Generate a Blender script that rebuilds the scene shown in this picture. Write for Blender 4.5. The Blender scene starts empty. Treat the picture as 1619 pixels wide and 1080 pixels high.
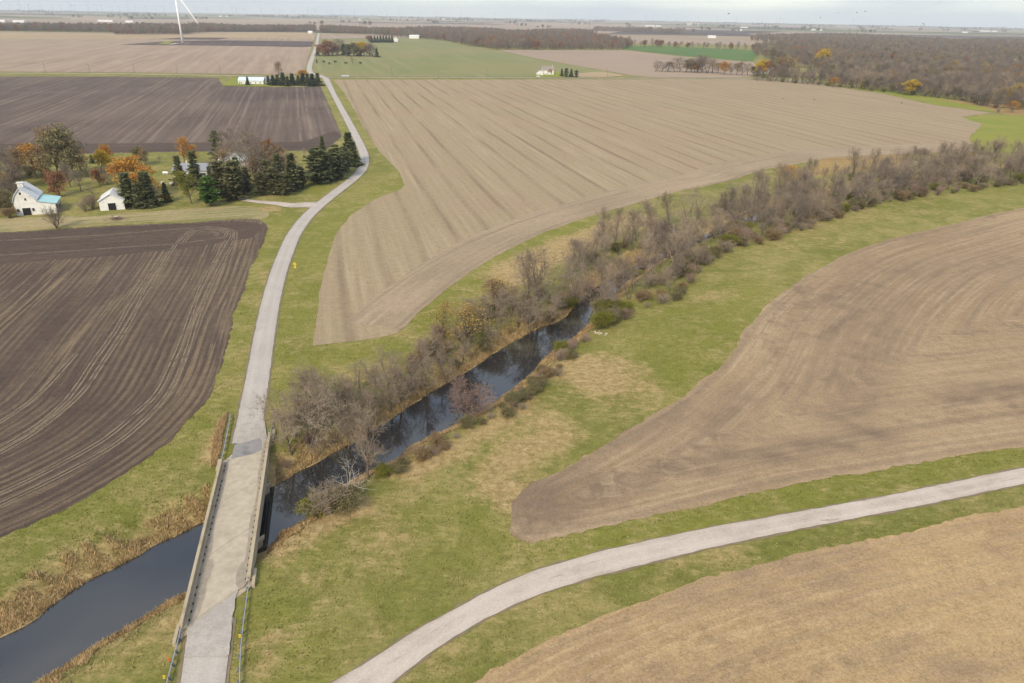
import bpy, bmesh, math, random
import numpy as np
from mathutils import Vector, Matrix
from mathutils.geometry import delaunay_2d_cdt

# ---------------------------------------------------------------- camera, world, sun, exposure
scene = bpy.context.scene
COL = scene.collection
CAM_H = 70.0
PW, PH, FPX = 1619.0, 1080.0, 1123.0
PITCH, ROLL = math.radians(24.68), math.radians(1.03)
_f = np.array([0.0, math.cos(PITCH), -math.sin(PITCH)])
_r0 = np.array([1.0, 0.0, 0.0]); _u0 = np.array([0.0, math.sin(PITCH), math.cos(PITCH)])
_R = math.cos(ROLL)*_r0 + math.sin(ROLL)*_u0
_U = -math.sin(ROLL)*_r0 + math.cos(ROLL)*_u0
cam_d = bpy.data.cameras.new('camera')
cam_d.sensor_width = 36.0
cam_d.lens = 36.0*FPX/PW
cam_d.clip_start = 1.0
cam_d.clip_end = 80000.0
cam = bpy.data.objects.new('camera', cam_d); COL.objects.link(cam)
m = Matrix.Identity(4)
for i in range(3):
    m[i][0], m[i][1], m[i][2] = _R[i], _U[i], -_f[i]
m[2][3] = CAM_H
cam.matrix_world = m
scene.camera = cam

SUN_ELEV, SUN_AZ = math.radians(38), math.radians(200)      # azimuth clockwise from +Y
world = bpy.data.worlds.new('World'); scene.world = world; world.use_nodes = True
wt = world.node_tree; wt.nodes.clear()
wo = wt.nodes.new('ShaderNodeOutputWorld'); wb = wt.nodes.new('ShaderNodeBackground')
sky = wt.nodes.new('ShaderNodeTexSky'); sky.sky_type = 'NISHITA'; sky.sun_disc = False
sky.sun_elevation = SUN_ELEV; sky.sun_rotation = SUN_AZ
sky.air_density = 1.0; sky.dust_density = 0.6; sky.ozone_density = 1.6; sky.altitude = 200
tc = wt.nodes.new('ShaderNodeTexCoord')
mp = wt.nodes.new('ShaderNodeMapping'); mp.inputs['Scale'].default_value = (1.3, 1.3, 7.0)
cn = wt.nodes.new('ShaderNodeTexNoise'); cn.inputs['Scale'].default_value = 2.2; cn.inputs['Detail'].default_value = 7
cr = wt.nodes.new('ShaderNodeValToRGB')
cr.color_ramp.elements[0].position = 0.34; cr.color_ramp.elements[0].color = (0.30, 0.30, 0.30, 1)
cr.color_ramp.elements[1].position = 0.62; cr.color_ramp.elements[1].color = (0.92, 0.92, 0.92, 1)
cm = wt.nodes.new('ShaderNodeMix'); cm.data_type = 'RGBA'
cm.inputs[7].default_value = (3.75, 3.98, 4.25, 1)             # cloud layer
wt.links.new(tc.outputs['Generated'], mp.inputs['Vector']); wt.links.new(mp.outputs[0], cn.inputs['Vector'])
wt.links.new(cn.outputs['Fac'], cr.inputs[0]); wt.links.new(cr.outputs[0], cm.inputs[0])
wt.links.new(sky.outputs[0], cm.inputs[6])
# an overcast sky is brighter overhead than at the horizon
sz = wt.nodes.new('ShaderNodeSeparateXYZ'); wt.links.new(tc.outputs['Generated'], sz.inputs[0])
gz = wt.nodes.new('ShaderNodeMapRange'); gz.inputs[1].default_value = 0.0; gz.inputs[2].default_value = 1.0; gz.inputs[3].default_value = .92; gz.inputs[4].default_value = 1.35
wt.links.new(sz.outputs[2], gz.inputs[0])
vm = wt.nodes.new('ShaderNodeVectorMath'); vm.operation = 'SCALE'; wt.links.new(cm.outputs[2], vm.inputs[0]); wt.links.new(gz.outputs[0], vm.inputs['Scale'])
wt.links.new(vm.outputs[0], wb.inputs[0])
wb.inputs[1].default_value = 0.10
wt.links.new(wb.outputs[0], wo.inputs[0])

sun_d = bpy.data.lights.new('sun', 'SUN'); sun_d.energy = 2.1; sun_d.angle = math.radians(16); sun_d.color = (1.0, 0.87, 0.66)
sun = bpy.data.objects.new('sun', sun_d); COL.objects.link(sun)
_sd = Vector((math.sin(SUN_AZ)*math.cos(SUN_ELEV), math.cos(SUN_AZ)*math.cos(SUN_ELEV), math.sin(SUN_ELEV)))
sun.rotation_euler = _sd.to_track_quat('Z', 'Y').to_euler()

vs = scene.view_settings
vs.view_transform = 'Standard'; vs.look = 'None'; vs.exposure = 1.08; vs.gamma = 1.0; vs.use_curve_mapping = False
scene.render.engine = 'CYCLES'
cy = scene.cycles
cy.use_denoising = True
cy.max_bounces = 6; cy.diffuse_bounces = 2; cy.glossy_bounces = 3; cy.transparent_max_bounces = 8; cy.volume_bounces = 0
cy.caustics_reflective = False; cy.caustics_refractive = False

# ---------------------------------------------------------------- helpers
rng = random.Random(7)
NR = np.random.default_rng(11)

def G(x, y, z=0.0):
    """photograph pixel -> point on the level z"""
    d = _f*FPX + _R*(x-809.5) - _U*(y-540.0)
    t = (z-CAM_H)/d[2]
    return (d[0]*t, d[1]*t, z)
def GP(pts, z=0.0): return [G(x, y, z)[:2] for x, y in pts]

def resample(pts, step, smooth=True, closed=False):
    p = np.array(pts, float)
    if smooth and len(p) > 2:
        n = len(p); out = []
        rngi = range(n if closed else n-1)
        for i in rngi:
            g = (lambda k: p[k % n]) if closed else (lambda k: p[min(max(k, 0), n-1)])
            p0, p1, p2, p3 = g(i-1), g(i), g(i+1), g(i+2)
            L = np.linalg.norm(p2-p1); k = max(2, int(L/step*2))
            a = (np.linalg.norm(p1-p0)+1e-6)**.5; b = (L+1e-6)**.5; c = (np.linalg.norm(p3-p2)+1e-6)**.5
            m1 = (p2-p0)*b/(a+b) if np.linalg.norm(p1-p0) > 1e-6 else (p2-p1)
            m2 = (p3-p1)*b/(b+c) if np.linalg.norm(p3-p2) > 1e-6 else (p2-p1)
            for t in np.linspace(0, 1, k, endpoint=False):
                h1 = 2*t**3-3*t*t+1; h2 = t**3-2*t*t+t; h3 = -2*t**3+3*t*t; h4 = t**3-t*t
                out.append(h1*p1+h2*m1+h3*p2+h4*m2)
        if not closed: out.append(p[-1])
        p = np.array(out)
    elif closed: p = np.vstack([p, p[:1]])
    if closed and smooth: p = np.vstack([p, p[:1]])
    s = np.concatenate([[0], np.cumsum(np.linalg.norm(np.diff(p, axis=0), axis=1))])
    n = max(13 if closed else 2, int(round(s[-1]/step))+1)
    q = np.linspace(0, s[-1], n)
    r = np.stack([np.interp(q, s, p[:, 0]), np.interp(q, s, p[:, 1])], 1)
    return r[:-1] if closed else r

def normals(p):
    t = np.gradient(p, axis=0); t /= np.linalg.norm(t, axis=1)[:, None]+1e-9
    return np.stack([t[:, 1], -t[:, 0]], 1)           # to the right hand of the way

def seg_dist(P, line):
    """unsigned distance, signed side, arc position of points to a polyline"""
    P = np.asarray(P, float); a = line[:-1]; b = line[1:]; ab = b-a
    L2 = (ab**2).sum(1)+1e-12; s0 = np.concatenate([[0], np.cumsum(np.sqrt(L2))])
    D = np.empty(len(P)); S = np.empty(len(P)); Sg = np.empty(len(P))
    for i in range(0, len(P), 2000):
        q = P[i:i+2000, None, :]-a[None]
        t = np.clip((q*ab[None]).sum(2)/L2, 0, 1)
        v = q-t[..., None]*ab[None]; d2 = (v**2).sum(2)
        k = d2.argmin(1); j = np.arange(len(k))
        D[i:i+2000] = np.sqrt(d2[j, k]); S[i:i+2000] = s0[k]+t[j, k]*np.sqrt(L2[k])
        Sg[i:i+2000] = np.sign(ab[k, 0]*q[j, k, 1]-ab[k, 1]*q[j, k, 0])
    return D, Sg, S

def inside(P, poly):
    P = np.asarray(P, float); poly = np.asarray(poly, float)
    x, y = P[:, 0], P[:, 1]; c = np.zeros(len(P), bool)
    j = len(poly)-1
    for i in range(len(poly)):
        xi, yi = poly[i]; xj, yj = poly[j]
        if yi != yj:
            c ^= ((yi > y) != (yj > y)) & (x < (xj-xi)*(y-yi)/(yj-yi)+xi)
        j = i
    return c

def link(o, parent=None):
    COL.objects.link(o)
    if parent is not None: o.parent = parent
    return o
def tag(o, label=None, cat=None, group=None, kind=None):
    if label: o['label'] = label
    if cat: o['category'] = cat
    if group: o['group'] = group
    if kind: o['kind'] = kind
    return o
def empty(name, loc=(0, 0, 0), rz=0.0):
    o = bpy.data.objects.new(name, None); o.empty_display_size = .2
    o.location = loc; o.rotation_euler = (0, 0, rz); return link(o)
def mesh_of(name, v, f, mat, smooth=False):
    me = bpy.data.meshes.new(name); me.from_pydata(v, [], f)
    for x in (mat if isinstance(mat, (list, tuple)) else [mat]): me.materials.append(x)
    if smooth: me.polygons.foreach_set('use_smooth', [True]*len(me.polygons))
    me.update(); return me
def obj(name, me, parent=None, loc=(0, 0, 0), rz=0.0):
    o = bpy.data.objects.new(name, me); o.location = loc; o.rotation_euler = (0, 0, rz)
    return link(o, parent)

class MB:
    """collects faces for one mesh"""
    def __init__(s): s.v = []; s.f = []
    def poly(s, pts):
        k = len(s.v); s.v += [tuple(p) for p in pts]; s.f.append(tuple(range(k, k+len(pts)))); return s
    def box(s, x0, x1, y0, y1, z0, z1):
        return s.hexa([(x0, y0), (x1, y0), (x1, y1), (x0, y1)], z0, z1)
    def hexa(s, quad, z0, z1):
        """prism over a plan outline (counter-clockwise)"""
        k = len(s.v); n = len(quad)
        s.v += [(p[0], p[1], z0) for p in quad]+[(p[0], p[1], z1) for p in quad]
        s.f.append(tuple(range(k+n-1, k-1, -1))); s.f.append(tuple(range(k+n, k+2*n)))
        for i in range(n):
            j = (i+1) % n; s.f.append((k+i, k+j, k+n+j, k+n+i))
        return s
    def tube(s, pts, rad, n=6, cap=True):
        k0 = len(s.v); P = [Vector(p) for p in pts]
        for i, p in enumerate(P):
            t = (P[min(i+1, len(P)-1)]-P[max(i-1, 0)])
            t = t.normalized() if t.length > 1e-9 else Vector((0, 0, 1))
            a = Vector((1, 0, 0)) if abs(t.x) < .8 else Vector((0, 1, 0))
            u = t.cross(a).normalized(); w = t.cross(u)
            r = rad[i] if isinstance(rad, (list, tuple)) else rad
            for j in range(n):
                q = 2*math.pi*j/n; s.v.append(tuple(p+u*(r*math.cos(q))+w*(r*math.sin(q))))
        for i in range(len(P)-1):
            for j in range(n):
                a0 = k0+i*n+j; a1 = k0+i*n+(j+1) % n
                s.f.append((a0, a1, a1+n, a0+n))
        if cap:
            s.f.append(tuple(range(k0+n-1, k0-1, -1))); k = k0+(len(P)-1)*n; s.f.append(tuple(range(k, k+n)))
        return s
    def mesh(s, name, mat, smooth=False): return mesh_of(name, s.v, s.f, mat, smooth)
    def build(s, name, mat, parent=None, loc=(0, 0, 0), rz=0.0, smooth=False):
        return obj(name, s.mesh(name, mat, smooth), parent, loc, rz)

def copy_tree(o, parent=None):
    c = o.copy(); COL.objects.link(c); c.parent = parent
    for ch in o.children: copy_tree(ch, c)
    return c

# ---------------------------------------------------------------- materials
class NT:
    def __init__(s, name, rough=0.9, spec=0.2):
        s.mat = bpy.data.materials.new(name); s.mat.use_nodes = True
        s.t = s.mat.node_tree; s.b = s.t.nodes['Principled BSDF']
        s.b.inputs['Roughness'].default_value = rough; s.b.inputs['Specular IOR Level'].default_value = spec
    def put(s, sock, v):
        if isinstance(v, bpy.types.NodeSocket): s.t.links.new(v, sock)
        elif v is not None:
            if isinstance(v, (tuple, list)) and len(v) == 3 and sock.type == 'RGBA': v = (*v, 1)
            sock.default_value = v
    def node(s, ty, **p):
        n = s.t.nodes.new(ty)
        for k, v in p.items(): setattr(n, k, v)
        return n
    def obco(s): return s.node('ShaderNodeTexCoord').outputs['Object']
    def uv(s, name): return s.node('ShaderNodeUVMap', uv_map=name).outputs[0]
    def attr(s, name, out='Fac'): return s.node('ShaderNodeAttribute', attribute_name=name).outputs[out]
    def rnd(s): return s.node('ShaderNodeObjectInfo').outputs['Random']
    def scale(s, vec, sc, rot=0.0, loc=(0, 0, 0)):
        n = s.node('ShaderNodeMapping'); s.put(n.inputs[0], vec); n.inputs['Scale'].default_value = sc
        n.inputs['Rotation'].default_value = (0, 0, rot); n.inputs['Location'].default_value = loc; return n.outputs[0]
    def noise(s, vec, sc, det=4, rough=.55, dist=0.0):
        n = s.node('ShaderNodeTexNoise'); s.put(n.inputs['Vector'], vec); n.inputs['Scale'].default_value = sc
        n.inputs['Detail'].default_value = det; n.inputs['Roughness'].default_value = rough; n.inputs['Distortion'].default_value = dist
        return n.outputs['Fac']
    def math(s, op, a, b=0.0, c=None, clamp=False):
        n = s.node('ShaderNodeMath', operation=op, use_clamp=clamp); s.put(n.inputs[0], a); s.put(n.inputs[1], b)
        if c is not None: s.put(n.inputs[2], c)
        return n.outputs[0]
    def step(s, v, a, b):
        n = s.node('ShaderNodeMapRange', interpolation_type='SMOOTHSTEP'); s.put(n.inputs[0], v)
        n.inputs[1].default_value = a; n.inputs[2].default_value = b; return n.outputs[0]
    def mix(s, a, b, f, blend='MIX'):
        n = s.node('ShaderNodeMix', data_type='RGBA', blend_type=blend)
        s.put(n.inputs[0], f); s.put(n.inputs[6], a); s.put(n.inputs[7], b); return n.outputs[2]
    def sep(s, vec):
        n = s.node('ShaderNodeSeparateXYZ'); s.put(n.inputs[0], vec); return n.outputs
    def val(s, col, v):
        """multiply brightness"""
        n = s.node('ShaderNodeMix', data_type='RGBA', blend_type='MULTIPLY'); n.inputs[0].default_value = 1
        c = s.node('ShaderNodeCombineColor')
        for i in range(3): s.put(c.inputs[i], v)
        s.put(n.inputs[6], col); s.put(n.inputs[7], c.outputs[0]); return n.outputs[2]
    def bump(s, h, strength=.4, dist=.1):
        n = s.node('ShaderNodeBump'); n.inputs['Strength'].default_value = strength; n.inputs['Distance'].default_value = dist
        s.put(n.inputs['Height'], h); s.put(s.b.inputs['Normal'], n.outputs[0])
    def rgb(s, c):
        n = s.node('ShaderNodeRGB'); n.outputs[0].default_value = (*c, 1); return n.outputs[0]
    def done(s, col):
        s.put(s.b.inputs['Base Color'], col); return s.mat

def plain(name, col, rough=.8, var=.15, sc=1.5, spec=.25, metal=0.0, dirt=None):
    n = NT(name, rough, spec); co = n.obco()
    a = n.noise(co, sc, 5, .6)
    c = n.val(n.rgb(col), n.math('MULTIPLY_ADD', a, var*2, 1-var))
    if dirt: c = n.mix(c, dirt, n.step(n.noise(co, sc*.35, 6, .65), .48, .72))
    n.b.inputs['Metallic'].default_value = metal
    return n.done(c)

def soil_field(name, base, alt, streak, rowlen, amount=(.45, .62), patch=.02, fine=.35, track=None, bands=None, rough_scale=1.0, patch2=None, elong=40., rows=None):
    """field surface: u runs along the rows, v across (metres)"""
    n = NT(name, .95, .1); uv = n.uv('rows'); co = n.obco()
    big = n.noise(co, patch, 5, .6, .4)
    c = n.mix(base, alt, n.step(big, .38, .64))
    st = n.noise(n.scale(uv, (1/(rowlen*elong), 1/rowlen, 1)), 1.0, 4, .62)          # residue lying along the rows
    mid = n.noise(n.scale(uv, (1/160., 1/14., 1)), 1.0, 4, .6)
    k = n.math('MULTIPLY', n.step(st, *amount), n.step(n.math('ADD', mid, n.math('MULTIPLY', big, .5)), .55, .95))
    c = n.mix(c, streak, n.math('MULTIPLY', k, .8))
    sx = n.sep(uv)
    wob = n.math('MULTIPLY_ADD', n.noise(n.scale(uv, (1/90., 1/60., 1)), 1.0, 2), 3.0, sx[1])
    if bands:
        per, dark, wid, stren = bands
        q = n.math('PINGPONG', wob, per/2)
        k = n.step(q, wid, 0.0)
        k = n.math('MULTIPLY', k, n.step(n.noise(n.scale(uv, (1/120., 1/18., 1)), 1., 4), .34, .62))
        c = n.mix(c, dark, n.math('MULTIPLY', k, stren))
    if track:
        per, col, off, wid, stren = track
        q = n.math('ABSOLUTE', n.math('SUBTRACT', n.math('PINGPONG', wob, per/2), off))
        k = n.step(q, wid, wid*.3)
        k = n.math('MULTIPLY', k, n.step(n.noise(n.scale(uv, (1/25., 1/6., 1)), 1., 3), .3, .6))
        c = n.mix(c, col, n.math('MULTIPLY', k, stren))
    if rows:
        per, col, stren = rows
        q = n.math('PINGPONG', n.math('ADD', sx[1], n.math('MULTIPLY', n.noise(n.scale(uv, (1/6., 1/3., 1)), 1., 2), .5)), per/2)
        k = n.math('MULTIPLY', n.step(q, per*.12, per*.42), n.step(n.noise(n.scale(uv, (1/45., 1/9., 1)), 1., 4, .65), .36, .66))
        c = n.mix(c, col, n.math('MULTIPLY', k, stren))
    if patch2:
        col, sc, a, b, stren = patch2
        k = n.step(n.math('ADD', n.math('MULTIPLY', n.noise(n.scale(uv, (sc*.22, sc, 1)), 1., 7, .7, .9), .62), n.math('MULTIPLY', n.noise(co, sc*2.6, 6, .72), .38)), a, b)
        c = n.mix(c, col, n.math('MULTIPLY', k, stren))
    m = n.attr('mark')
    c = n.mix(c, patch2[0] if patch2 else alt, n.math('MULTIPLY', n.math('MULTIPLY', m, n.step(n.math('ADD', n.math('MULTIPLY', n.noise(co, .25, 5), .5), n.math('MULTIPLY', n.noise(n.scale(uv, (1/14., 1/1.6, 1)), 1., 5, .7), .5)), .36, .58)), .85, clamp=True))
    g = n.math('ADD', n.math('MULTIPLY', n.noise(co, 2.2*rough_scale, 6, .78), .55), n.math('MULTIPLY', n.noise(co, 6.*rough_scale, 4, .8), .45)); g2 = n.noise(co, .5*rough_scale, 5, .7)
    v = n.math('MAXIMUM', n.math('ADD', n.math('MULTIPLY_ADD', g, fine*6., 1-fine*3.), n.math('MULTIPLY_ADD', g2, fine*2., -fine)), .25)
    c = n.val(c, v)
    n.bump(n.math('ADD', g, n.math('MULTIPLY', st, .6)), .5, .25)
    return n.done(c)

MT = {}
def grass_mat():
    n = NT('meadow_grass', .95, .1); co = n.obco()
    big = n.noise(co, .018, 4, .6, .3); med = n.noise(co, .10, 6, .68, .6); sm = n.noise(co, .55, 6, .72, .3)
    str_ = n.noise(n.scale(co, (.35, 1.1, 1), rot=math.radians(-38)), 1.0, 5, .75, .8)       # mown and wind-laid streaks
    fi = n.math('ADD', n.math('MULTIPLY', n.noise(co, 3.0, 6, .85), .55), n.math('MULTIPLY', n.noise(co, 7.5, 4, .8), .45))
    lush = n.attr('lush'); dry = n.attr('dry')
    c = n.mix((.150, .153, .036), (.235, .208, .070), n.step(n.math('ADD', n.math('MULTIPLY', big, .45), n.math('MULTIPLY', med, .55)), .40, .60))
    mot = n.math('ADD', n.math('MULTIPLY', med, .40), n.math('ADD', n.math('MULTIPLY', sm, .30), n.math('MULTIPLY', str_, .30)))
    c = n.mix(c, (.300, .232, .108), n.math('MULTIPLY', n.step(mot, .48, .66), .75))
    k = n.math('MULTIPLY', lush, n.step(mot, .64, .40), clamp=True)
    c = n.mix(c, (.182, .184, .034), k)
    kd = n.math('MULTIPLY', n.step(n.math('ADD', dry, n.math('MULTIPLY_ADD', mot, 3.0, -1.5)), .15, 1.0), .9)
    c = n.mix(c, n.mix((.37, .275, .135), (.29, .20, .095), n.step(n.noise(co, .9, 4), .40, .62)), kd)
    v = n.math('MAXIMUM', n.math('ADD', n.math('MULTIPLY_ADD', fi, 2.7, -.35), n.math('MULTIPLY_ADD', n.math('ADD', sm, str_), .8, -.8)), .3)
    c = n.val(c, v)
    n.bump(n.math('ADD', fi, sm), .7, .25)
    return n.done(c)
MT['grass'] = grass_mat()

TAN, TAN2, STRAW = (.290, .216, .140), (.225, .165, .118), (.37, .285, .19)
DARK, DARK2 = (.070, .050, .041), (.105, .078, .064)
MT['soil_near'] = soil_field('dark_tilled_soil', DARK, (.090, .066, .052), (.225, .168, .105), .9, (.45, .64), .014, .42, rows=(1.7, (.175, .128, .080), .6))
MT['soil_head'] = soil_field('dark_tilled_headland', DARK, (.082, .059, .048), (.19, .145, .10), .9, (.52, .72), .02, .45, rows=(1.8, (.13, .098, .07), .5))
MT['soil_far'] = soil_field('dark_tilled_soil_beyond', (.082, .059, .050), (.118, .088, .074), (.20, .155, .12), 3.2, (.42, .66), .006, .3,
                            track=(46., (.25, .19, .145), 3.2, 1.1, .55), elong=60., rows=(5., (.15, .115, .09), .45))
MT['tan_big'] = soil_field('harvested_field', TAN, (.275, .222, .135), (.365, .29, .19), 1.8, (.40, .66), .008, .30,
                           bands=(13., (.160, .114, .076), 2.2, .7), elong=40., rows=(3.4, (.25, .188, .125), .5))
MT['tan_head'] = soil_field('harvested_headland', (.308, .236, .16), (.245, .19, .13), STRAW, 1.4, (.42, .66), .02, .3,
                            bands=(13., (.18, .13, .09), 1.3, .45), elong=30., rows=(2.6, (.24, .18, .12), .5))
MT['tan_mixed'] = soil_field('harvested_field_mixed', (.305, .220, .132), (.242, .170, .102), (.37, .285, .185), 1.1, (.42, .66), .012, .34,
                             bands=(8.5, (.20, .145, .098), 1.5, .6), patch2=((.165, .118, .083), .05, .52, .64, .7), elong=40., rows=(2.3, (.235, .175, .117), .5))
MT['straw'] = soil_field('corn_stubble_field', (.355, .248, .130), (.290, .196, .102), (.42, .305, .17), .9, (.42, .64), .018, .42,
                         bands=(11., (.25, .178, .11), 1.6, .4), patch2=((.235, .165, .104), .06, .50, .63, .65), elong=16., rows=(1.9, (.30, .22, .138), .4))
MT['tan_far'] = soil_field('distant_harvested_field', (.285, .215, .160), (.245, .180, .135), (.35, .27, .19), 8., (.4, .62), .003, .15,
                           track=(60., (.35, .265, .195), 0., 9., .5))
MT['gold_far'] = soil_field('distant_golden_field', (.33, .245, .145), (.285, .21, .13), (.38, .28, .17), 8., (.4, .62), .004, .15)
MT['green_far'] = soil_field('distant_pasture', (.205, .190, .082), (.165, .180, .070), (.27, .225, .12), 12., (.45, .65), .005, .2)
MT['lush_far'] = soil_field('distant_green_crop', (.075, .135, .035), (.095, .15, .035), (.11, .15, .05), 10., (.45, .65), .006, .15)
MT['meadow'] = soil_field('bright_meadow', (.175, .200, .032), (.215, .212, .040), (.235, .215, .05), 6., (.4, .6), .02, .25)
MT['weeds'] = soil_field('golden_weeds', (.285, .195, .075), (.225, .145, .065), (.34, .24, .10), 5., (.4, .6), .03, .35)
MT['dark_far'] = soil_field('distant_dark_soil', (.085, .062, .058), (.105, .078, .070), (.15, .115, .09), 10., (.5, .65), .005, .12)
MT['dry_yard'] = soil_field('dry_yard_grass', (.275, .225, .115), (.17, .165, .06), (.35, .28, .16), 2., (.4, .6), .05, .4)

def road_mat(name, base, tint, track, wear, wf=.4):
    n = NT(name, .92, .2); uv = n.uv('rows'); co = n.obco(); s = n.sep(uv)
    c = n.mix(base, tint, n.step(n.noise(co, .12, 5, .6), .40, .66))
    q = n.math('ABSOLUTE', n.math('SUBTRACT', n.math('ABSOLUTE', s[1]), 1.05))
    k = n.math('MULTIPLY', n.step(q, .75, .1), n.step(n.noise(n.scale(uv, (.06, .9, 1)), 1., 4), .32, .65))
    c = n.mix(c, track, n.math('MULTIPLY', k, .55))
    k = n.step(n.noise(n.scale(uv, (.16, 1.3, 1)), 1., 7, .75, .6), .57, .70)
    c = n.mix(c, wear, n.math('MULTIPLY', k, wf))
    ke = n.math('MULTIPLY', n.step(n.math('ABSOLUTE', s[1]), 1.7, 2.5), n.step(n.noise(co, .8, 5, .7), .40, .62)); c = n.mix(c, wear, n.math('MULTIPLY', ke, .6))
    kk = n.step(n.noise(n.scale(uv, (.5, 6., 1)), 1., 6, .7, 1.2), .60, .64); c = n.mix(c, wear, n.math('MULTIPLY', kk, .35))
    f = n.noise(co, 4., 6, .8); c = n.val(c, n.math('MULTIPLY_ADD', f, .9, .55))
    n.bump(f, .3, .03); return n.done(c)
MT['road'] = road_mat('chip_seal_road', (.380, .346, .312), (.345, .314, .284), (.425, .388, .352), (.285, .255, .228))
MT['gravel'] = road_mat('gravel_road', (.43, .375, .325), (.355, .30, .25), (.48, .425, .375), (.25, .19, .145), .75)
MT['shoulder'] = plain('dirt_shoulder', (.19, .15, .10), .95, .35, .8, .1, dirt=(.13, .13, .05))
MT['asphalt'] = plain('patched_asphalt', (.235, .225, .222), .9, .2, 1.2, .2, dirt=(.15, .145, .145))
MT['deck'] = plain('worn_concrete_deck', (.385, .335, .26), .9, .35, .9, .2, dirt=(.30, .262, .21))
MT['concrete'] = plain('aged_concrete', (.37, .31, .22), .9, .2, .9, .2, dirt=(.27, .22, .15))
MT['grime'] = plain('gutter_grime', (.27, .235, .19), .95, .4, 1.2, .1, dirt=(.345, .30, .235))
MT['galv'] = plain('galvanised_steel', (.50, .53, .55), .45, .12, 2., .5, .55)
MT['post'] = plain('dark_steel_post', (.12, .13, .16), .7, .2, 2.)
MT['white'] = plain('white_paint', (.64, .635, .61), .8, .16, 1.1, .2, dirt=(.46, .435, .39))
MT['white_metal'] = plain('white_steel', (.75, .76, .78), .45, .04, .2, .4)
MT['roof_grey'] = plain('pale_metal_roof', (.60, .60, .60), .55, .12, .5, .3, dirt=(.44, .43, .42))
MT['roof_teal'] = plain('teal_metal_roof', (.33, .56, .58), .5, .1, .4, .4)
MT['roof_dark'] = plain('grey_shingle_roof', (.22, .23, .26), .85, .2, .6)
MT['roof_brown'] = plain('brown_shingle_roof', (.22, .19, .18), .85, .2, .6)
MT['roof_blue'] = plain('pale_blue_metal_roof', (.48, .56, .60), .5, .1, .5, .4)
MT['black'] = plain('dark_interior', (.015, .014, .016), .9, .2)
MT['glass'] = plain('window_glass', (.03, .035, .045), .1, .1, 1., .5)
MT['blue_tarp'] = plain('blue_tarp', (.06, .17, .36), .6, .2)
MT['yellow'] = plain('yellow_sign_face', (.58, .42, .03), .6, .1)
MT['orange'] = plain('orange_marker', (.62, .12, .03), .6, .1)
MT['wood'] = plain('weathered_wood', (.16, .13, .105), .9, .3, 2.)
MT['rubber'] = plain('tyre_rubber', (.02, .02, .02), .9)
MT['car_white'] = plain('white_car_paint', (.70, .70, .70), .3, .03, 1., .5)
MT['stone'] = plain('pale_riprap_stone', (.50, .45, .40), .9, .25, 3.)
MT['bird'] = plain('dark_feathers', (.025, .024, .028), .8)

def water_mat():
    n = NT('creek_water', .04, 1.0); co = n.obco()
    n.b.inputs['IOR'].default_value = 1.55
    c = n.mix((.018, .018, .019), (.058, .051, .028), n.step(n.noise(co, .06, 5, .65), .48, .70))
    n.bump(n.math('ADD', n.noise(n.scale(co, (.9, .9, 1)), 1.0, 4, .6), n.noise(co, .25, 2)), .05, .05)
    return n.done(c)
MT['water'] = water_mat()
def bark_mat(name, a, b):
    n = NT(name, .9, .1); co = n.obco()
    c = n.mix(a, b, n.rnd()); c = n.val(c, n.math('MULTIPLY_ADD', n.noise(co, 1.6, 3), .9, .55)); return n.done(c)
MT['bark'] = bark_mat('grey_bark', (.105, .084, .068), (.160, .130, .105))
MT['twig'] = bark_mat('bare_twigs', (.205, .160, .120), (.275, .220, .162))
MT['twig_dark'] = bark_mat('dark_bare_twigs', (.148, .120, .098), (.205, .166, .132))
MT['twig_red'] = bark_mat('reddish_twigs', (.20, .135, .108), (.25, .18, .142))
MT['dead'] = bark_mat('bleached_dead_wood', (.30, .26, .225), (.36, .315, .275))
def leaf_mat(name, cols, rough=.7):
    n = NT(name, rough, .15); co = n.obco()
    a = n.attr('tint')
    c = n.mix(cols[0], cols[1], n.step(n.math('ADD', a, n.math('MULTIPLY_ADD', n.noise(co, .45, 3), .8, -.4)), .25, .75))
    if len(cols) > 2: c = n.mix(c, cols[2], n.math('MULTIPLY', n.rnd(), .6))
    c = n.val(c, n.math('MULTIPLY_ADD', a, .5, .72))
    tr = n.node('ShaderNodeBsdfTranslucent'); n.put(tr.inputs[0], c)
    mx = n.node('ShaderNodeMixShader'); mx.inputs[0].default_value = .35
    out = n.t.nodes['Material Output']
    n.t.links.new(n.b.outputs[0], mx.inputs[1]); n.t.links.new(tr.outputs[0], mx.inputs[2]); n.t.links.new(mx.outputs[0], out.inputs[0])
    return n.done(c)
MT['needle'] = leaf_mat('spruce_needles', ((.090, .110, .050), (.190, .195, .085)))
MT['needle_blue'] = leaf_mat('blue_spruce_needles', ((.065, .092, .066), (.120, .145, .095)))
MT['needle_olive'] = leaf_mat('pine_needles', ((.095, .100, .044), (.200, .185, .088)))
MT['needle_fresh'] = leaf_mat('fresh_green_needles', ((.060, .125, .022), (.120, .195, .035)))
MT['l_gold'] = leaf_mat('faded_gold_leaves', ((.30, .20, .06), (.40, .29, .10)))
MT['l_green'] = leaf_mat('green_leaves', ((.150, .165, .026), (.245, .220, .042)))
MT['l_yellow'] = leaf_mat('yellow_leaves', ((.48, .30, .02), (.55, .40, .04)))
MT['l_orange'] = leaf_mat('orange_leaves', ((.42, .175, .03), (.47, .27, .05)))
MT['l_rust'] = leaf_mat('rust_leaves', ((.255, .115, .06), (.34, .185, .10)))
MT['l_tan'] = leaf_mat('tan_leaves', ((.24, .165, .09), (.33, .24, .13)))
MT['l_olive'] = leaf_mat('olive_leaves', ((.150, .138, .068), (.265, .222, .110)))
MT['reed'] = leaf_mat('dry_bank_grass', ((.36, .235, .115), (.56, .415, .225)), .9)
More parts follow.
